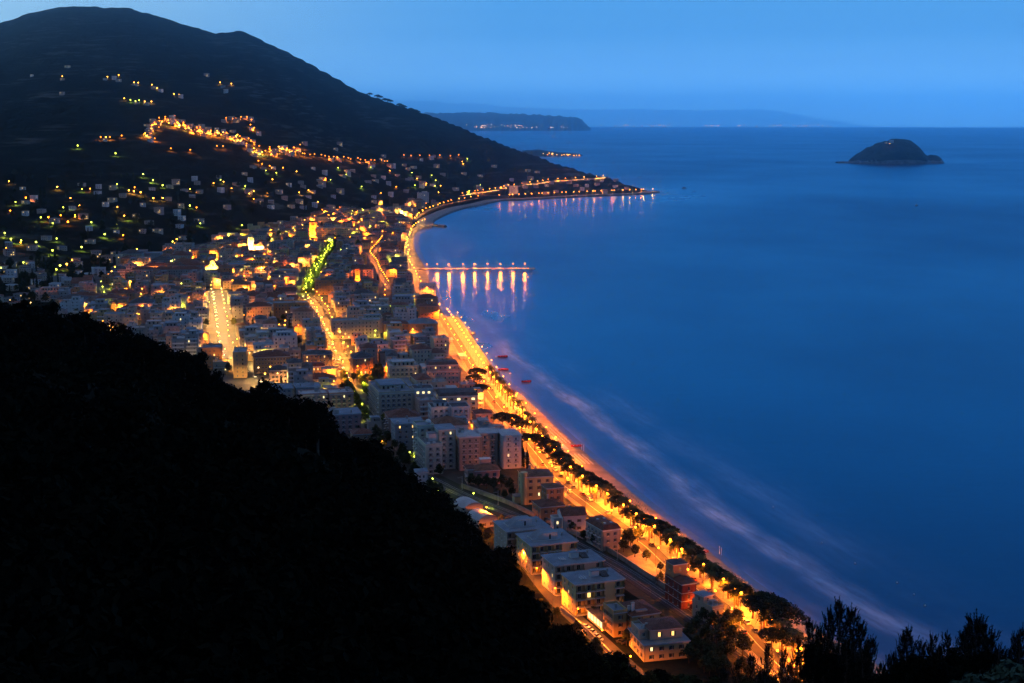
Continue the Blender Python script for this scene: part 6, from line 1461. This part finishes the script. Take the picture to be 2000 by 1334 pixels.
for i, (x, y, a) in enumerate(spaced(ROAD, step=62, d=1.6, jit=25, r=cr)):
    if y < 1150: k = cr.choice(["silver", "white", "dark"]); car(k, f"{k} car with lit headlamps driving on the seafront road", f"{k} cars driving on the seafront road", x, y, 2.68, a, True)
for i, (x, y, a) in enumerate(spaced(AVA, step=26, d=3.0, jit=12, r=cr)): k = cr.choice(CK); car(k, f"{k} car with lit headlamps in traffic on the wide white avenue", f"{k} cars on the white avenue", x, y, 2.62, a + math.pi, True)
for i, (x, y, a) in enumerate(spaced(AVB, step=15, d=6.0, jit=6, r=cr) + spaced(AVB, step=17, d=-6.0, jit=6, r=cr)): k = cr.choice(CK); car(k, f"parked {k} car under the avenue trees", f"{k} cars parked on the avenue", x, y, 2.62, a, name="parked_car")
for i, (x, y, a) in enumerate(spaced(AVB, step=38, d=2.2, jit=16, r=cr)): car("silver", "silver car with lit headlamps driving along the tree avenue", "cars driving along the tree avenue", x, y, 2.62, a + math.pi, True)
for px, py, k, dz in [(1141,1226,"silver",.2),(1148,1231,"white",.0),(1154,1236,"silver",.1),(1163,1244,"white",-.1),(1168,1250,"silver",.0),(1213,1256,"dark",.4),(1224,1242,"dark",.2),(1210,1236,"red",.3)]:
    p = at(px, py, 2.62); i = int(np.argmin(np.hypot(SIDE[:,0]-p.x, SIDE[:,1]-p.y))); d = SIDE[min(i+1,len(SIDE)-1)] - SIDE[max(i-1,0)]
    if k in ("silver", "white"): car(k, f"{k} car parked under the orange lamps at the foot of the hill", f"{k} cars parked at the foot of the hill", p.x, p.y, 2.62, math.atan2(d[1], d[0]) + .5 + dz, name="parked_car")
    else: car(k, f"{k} car standing in the yard of the ochre houses", f"{k} cars in the yard of the ochre houses", p.x, p.y, 2.62, math.atan2(d[1], d[0]) + dz, name="parked_car")
# ------------------------------------------------------------------ railway masts
def mast_meshes():
    b = MB(); b.tube([(0,0,0),(0,0,7.6)], [.17,.12], 8); a = MB(); a.tube([(0,0,6.6),(2.9,0,6.9)], .05, 5); a.tube([(0,0,7.4),(2.9,0,6.9)], .035, 5); f = MB(); f.box(-.4,.4,-.4,.4,-.1,.35); return b.mesh("mast", M_TANK), a.mesh("bracket", M_TANK), f.mesh("footing", M_CONC)
_mm = mast_meshes()
for x, y, a in spaced(RAIL, step=33, d=-4.6):
    t = thing("catenary_mast", "pale railway mast with a bracket over the dark track", "railway mast", (x, y, 2.64), a + math.pi/2, "masts along the railway")
    for nm_, m_ in zip(("mast", "bracket", "footing"), _mm): link(nm_, m_, t)
# ------------------------------------------------------------------ beach things
M_CANVAS = mat("beach_canvas", (.55,.50,.46), .85, var=.15, scale=2); M_CANV2 = mat("beach_canvas_blue", (.10,.12,.22), .85, var=.2, scale=2); M_RED = mat("boat_red", (.45,.04,.03), .5, var=.2, scale=1)
def lounger_meshes():
    f = MB(); f.box(-.3,.3,-.9,.9,.28,.33)
    for x in (-.27,.22):
        for y in (-.8,.7): f.box(x,x+.05,y,y+.05,0,.28)
    m = MB(); m.box(-.28,.28,-.88,.25,.334,.42); m.add([(-.28,.25,.334),(.28,.25,.334),(.28,.86,.72),(-.28,.86,.72),(-.28,.25,.42),(.28,.25,.42),(.28,.84,.80),(-.28,.84,.80)], [(4,5,6,7),(0,3,2,1),(1,2,6,5),(3,0,4,7),(2,3,7,6)]); return f.mesh("frame", M_CHAIR), m.mesh("cushion", M_CANVAS)
_lm = lounger_meshes()
def umbrella_mesh():
    p = MB(); p.tube([(0,0,-.2),(0,0,2.3)], .03, 5); c = MB(); c.lathe([(.22,.0),(.16,.6),(.10,1.2),(.03,1.5)], 8, 0, (0,0,.85)); return p.mesh("pole", M_CHAIR), c.mesh("canopy", M_CANV2), c.mesh("canopy", M_CANVAS)
_um = umbrella_mesh()
def on_beach(px0, py0): 
    p = at(px0, py0, 1.5); s, al = shore([p.x], [p.y]); return float(al[0])
def beach_rows(pxa, pxb, rows, n, kind, lb, gp, d0, dd, col=1):
    a, b = on_beach(*pxa), on_beach(*pxb)
    for r_ in range(rows):
        for k in range(n):
            s = a + (b - a) * (k + .5) / n; x, y, h = along(s, d0 + r_ * dd); z = float(np.interp(d0 + r_*dd, [1.5,4,10,17,21,27], [.22,.6,1.35,2.0,2.3,2.62])) + .01
            if kind == "lounger":
                t = thing("sun_lounger", lb, "sun lounger", (x, y, z), h + cr.uniform(-.1,.1) - math.pi/2, gp); link("frame", _lm[0], t); link("cushion", _lm[1], t)
            else:
                t = thing("beach_umbrella", lb, "umbrella", (x, y, z - .05), cr.random(), gp); link("pole", _um[0], t); link("canopy", _um[col], t)
beach_rows((1075,830), (1110,866), 4, 13, "lounger", "sun lounger in the wide block of loungers on the sand below the hotels", "loungers below the hotels", 7, 2.6)
beach_rows((1128,888), (1152,907), 4, 9, "lounger", "sun lounger in the neat rows beside the long beach kiosk", "loungers beside the beach kiosk", 8, 2.4)
beach_rows((1010,770), (1050,806), 4, 11, "umbrella", "closed pale beach umbrella in rows on the lamp-lit sand", "umbrellas on the lamp-lit sand", 6, 3, 2)
beach_rows((1308,1024), (1340,1048), 4, 10, "umbrella", "closed dark beach umbrella in the rows below the umbrella pines", "dark umbrellas below the pines", 8, 2.4, 1)
beach_rows((1232,966), (1275,1000), 2, 12, "umbrella", "closed dark beach umbrella in the double row along the sand", "dark umbrellas along the sand", 9, 3.2, 1)
beach_rows((940,712), (985,755), 4, 12, "umbrella", "closed pale beach umbrella on the orange-lit stretch of beach", "umbrellas on the orange-lit stretch", 5, 3, 2)
beach_rows((890,640), (930,690), 3, 10, "lounger", "sun lounger on the orange-lit stretch of beach by the old town", "loungers by the old town", 6, 3)
beach_rows((1440,1120), (1480,1150), 2, 6, "umbrella", "closed pale beach umbrella on the narrow beach below the white terraced house", "umbrellas on the narrow beach", 7, 3, 2)
def kiosk(px, py, L_, lb, glow=True):
    s = on_beach(px, py); x, y, h = along(s, 19); t = thing("beach_kiosk", lb, "beach kiosk", (x, y, 2.2), h)
    b = MB(); xs, zs, _ = splits(L_, 2.8, 1, 2.8, 2.2, 1.7, .8, 3.0, margin=.4)
    face_grid(b, (-L_/2, -2, 0), (1,0,0), (0,-1,0), L_, xs, zs, lambda i, j: (.2, 1, 0) if i % 2 == 1 and j % 2 == 1 else None)
    face_grid(b, (L_/2, 2, 0), (-1,0,0), (0,1,0), L_, xs, zs, lambda i, j: (.2, 1, 0) if i % 2 == 1 and j % 2 == 1 else None)
    for x_ in (-L_/2, L_/2): b.quad([(x_,-2,0),(x_,2,0),(x_,2,2.8),(x_,-2,2.8)])
    b.build("wall", [WM["white"], M_LIT if glow else M_DARKW], t, weld=True); c = MB(); c.box(-L_/2-.8, L_/2+.8, -3, 3, 2.81, 3.0); c.build("canopy", M_CANVAS, t)
kiosk(942, 700, 16, "glowing beach kiosk under the first umbrella pines"); kiosk(1056, 806, 13, "long white-canopied beach kiosk beside the big pines", True); kiosk(1136, 882, 12, "dark shuttered beach kiosk beside the rows of loungers", False); kiosk(920, 668, 12, "low lit beach kiosk near the promenade lamps"); kiosk(866,612,12,"terrace kiosk at the end of the beach by the old town")
# boats
def boat_meshes():
    h = MB(); n = 9; rows = []
    for i in range(n):
        t = i / (n - 1); x = -2.2 + 4.4 * t; w = .85 * math.sin(math.pi * (.18 + .80 * t)) ** .6 if t < 1 else .02; sh = .55 + .25 * t * t
        rows.append([(x, -w, sh), (x, -w*.55, .08), (x, 0, -.05), (x, w*.55, .08), (x, w, sh)])
    vs = [v for r in rows for v in r]; h.add(vs, [(i*5+k, (i+1)*5+k, (i+1)*5+k+1, i*5+k+1) for i in range(n-1) for k in range(4)]); h.quad(rows[0])
    b = MB()
    for x in (-1.1, .2, 1.2): b.box(x-.14, x+.14, -.62, .62, .38, .43)
    return h.mesh("hull", M_RED), b.mesh("thwart", M_CHAIR)
_bm = boat_meshes()
BW = mat("boat_white", (.65,.65,.66), .5, var=.15, scale=1); _bw = _bm[0].copy(); _bw.materials[0] = BW
def boat(px, py, z, lb, gp, red=True, sc=1.0, rz=0.0, name="rowing_boat", cabin=False):
    p = at(px, py, z); t = thing(name, lb, "boat", p, rz, gp); t.scale = (sc, sc, sc); link("hull", _bm[0] if red else _bw, t); link("thwart", _bm[1], t)
    if cabin: b = MB(); b.box(-.9, .5, -.5, .5, .45, 1.4); b.build("cabin", BW, t)
    return t
boat(917, 652, .05, "long low boat moored off the orange-lit beach", None, False, 2.6, R(8), "moored_boat", True)
boat(982, 697.5, .05, "red boat moored farthest out of three off the beach", None, True, 1.9, R(2), "moored_boat"); boat(983, 723, .05, "red boat moored close in beside the white float", None, True, 1.9, R(0), "moored_boat"); boat(1028, 746, .05, "red boat moored off the big pines, nearest of three", None, True, 1.7, R(4), "moored_boat")
boat(992, 765, 1.2, "red rowing boat drawn up on the sand below the lit pines", None, True, 1.7, R(-10)); boat(1126, 872.5, 1.1, "red rowing boat drawn up beside two white posts", None, True, 1.6, R(5)); boat(1374, 1080, 1.4, "red rowing boat lying on the narrow sand below the pines", None, True, 1.2, R(20))
boat(1336, 368, -.9, "small white boat far out beyond the cape", None, False, 3.2, R(10), "motor_boat", True); boat(1790, 402, -.7, "tiny white boat alone on the open sea", None, False, 2.6, R(40), "motor_boat", True)
for px, py in [(969,697.5),(997,730)]:
    p = at(px, py, .0); b = MB(); b.lathe([(0,-.4),(.7,-.3),(.85,.3),(.5,.9),(0,1.1)], 12); o = b.build("mooring_float", BW); o.location = p; tag(o, "white mooring float off the beach" + (" beside the outer red boat" if px < 980 else " beside the inner red boat"), "float")
for i, (px, py) in enumerate([(1455,1137),(1472,1150),(1500,1148),(1486,1160)][:0]): pass
def post(px, py, lb, gp):
    p = at(px, py, 1.2); b = MB(); b.tube([(0,0,-.6),(0,0,3.2)], .12, 6); o = b.build("beach_post", M_CHAIR); o.location = p; tag(o, lb, "post", gp)
for px, py in [(1136,877),(1140,879)]: post(px, py, "white post beside the red boat on the sand", "pair of white posts")
for px, py in [(1405,1080),(1409,1082)]: post(px, py, "white post at the water edge below the pines", "pair of posts at the water edge")
# buoys in a line offshore
for px, py in [(1510,990),(1605,1060),(1670,1100),(1752,1138),(1785,1161),(1807,1183)]:
    p = at(px, py, 0); b = MB(); b.lathe([(0,-.2),(.34,-.1),(.36,.2),(.15,.45),(0,.5)], 10); o = b.build("buoy", BW); o.location = p; tag(o, "small pale buoy in the loose line offshore", "buoy", "line of small buoys")
# stone groyne by the far beach
a_, b_ = at(846, 441, 0), at(870, 443.5, 0); b = MB(); gk = random.Random(3)
pts = [a_.lerp(b_, k / 14) for k in range(15)]
b.tube([(p.x, p.y + gk.uniform(-1,1), .3) for p in pts], [3.2 + gk.uniform(-.6,.6) for _ in pts], 8); o = b.build("groyne", M_ROCK); tag(o, "low dark stone groyne jutting into the bay by the far beach", "groyne", kind="thing")
# house on the island, lights of the far coast
def far_things():
    for px, py, lb in [(1733,279.5,"pale old house among trees on the island top"),(1742,277.5,"long pale building with a lit wall on the island top")]:
        p = at_y(px, py, ISLE_Y + 20); v = slope_house_mesh(3 if px < 1740 else 4); t = thing("island_house", lb, "house", p - Vector((0, 0, 5)), 0); t.scale = (1.5, 1.5, 1.3); link("wall", v[0], t); link("roof", v[1], t)
    p = at_y(1738, 279.5, ISLE_Y - 12); lamp("island_lamp", "amber lamp beside the house on the island", None, (p.x, p.y, p.z - 8), 6, AMBER, 3000, 1.1, 6, far=True)
    # towns on the far shores: lights too many and too small to count
    fr = random.Random(44); b = MB(); ys = 22600.0
    def star(px, py, y, r):
        q = at_y(px, py, y); b.add([(q.x, q.y, q.z + r), (q.x + r, q.y, q.z), (q.x, q.y - r, q.z), (q.x - r, q.y, q.z), (q.x, q.y + r, q.z), (q.x, q.y, q.z - r)], [(0,2,1),(0,3,2),(0,4,3),(0,1,4),(5,1,2),(5,2,3),(5,3,4),(5,4,1)], 0 if fr.random() < .6 else 1)
    for q in range(60): px = fr.choice([fr.gauss(945, 14), fr.gauss(1010, 12), fr.uniform(930, 1145)]); star(px, 250.2 - fr.random() * (2.2 if px > 1020 else 7), 21000, fr.uniform(2.5, 5))
    for q in range(110):
        px = fr.choice([fr.gauss(1225, 14), fr.gauss(1278, 10), fr.gauss(1305, 8), fr.gauss(1390, 10), fr.gauss(1440, 8), fr.gauss(1515, 12), fr.gauss(1570, 8), fr.gauss(1600, 10), fr.uniform(1160, 1780), fr.uniform(1160, 1640)]); star(px, 246.0 - abs(fr.gauss(0, 1.0)), 48500, fr.uniform(6, 12))
    tag(b.build("far_town_lights", [emit("far_light_orange", (1.0,.42,.12), 9), emit("far_light_pale", (1.0,.72,.42), 7)]), "string of tiny town lights along the far shore under the horizon", "lights", kind="stuff")
    for q in range(22):
        px = fr.uniform(1058, 1132); py = 303.8 - fr.random() * 5 * (1.15 - (px - 1058) / 80)
        p = at_y(px, py, 7150); c = fr.choice([AMBER, ORANGE, AMBER, WHITE]); lamp("harbour_lamp", "lamp of the small harbour on the low spit beyond the cape", "lamps of the harbour spit", (p.x, p.y, p.z - 6), 6, c, 5000, 1.5, 8, far=True)
    for q in range(5):
        p = ground(1056 + q * 5 + fr.uniform(-2, 2), 300 + fr.uniform(-2.5, 2)); lamp("cape_house_lamp", "orange lamp round the house on the ridge of the cape", "lamps on the ridge of the cape", p, 7, ORANGE, 60000, 1.4, 12, far=True)
far_things()
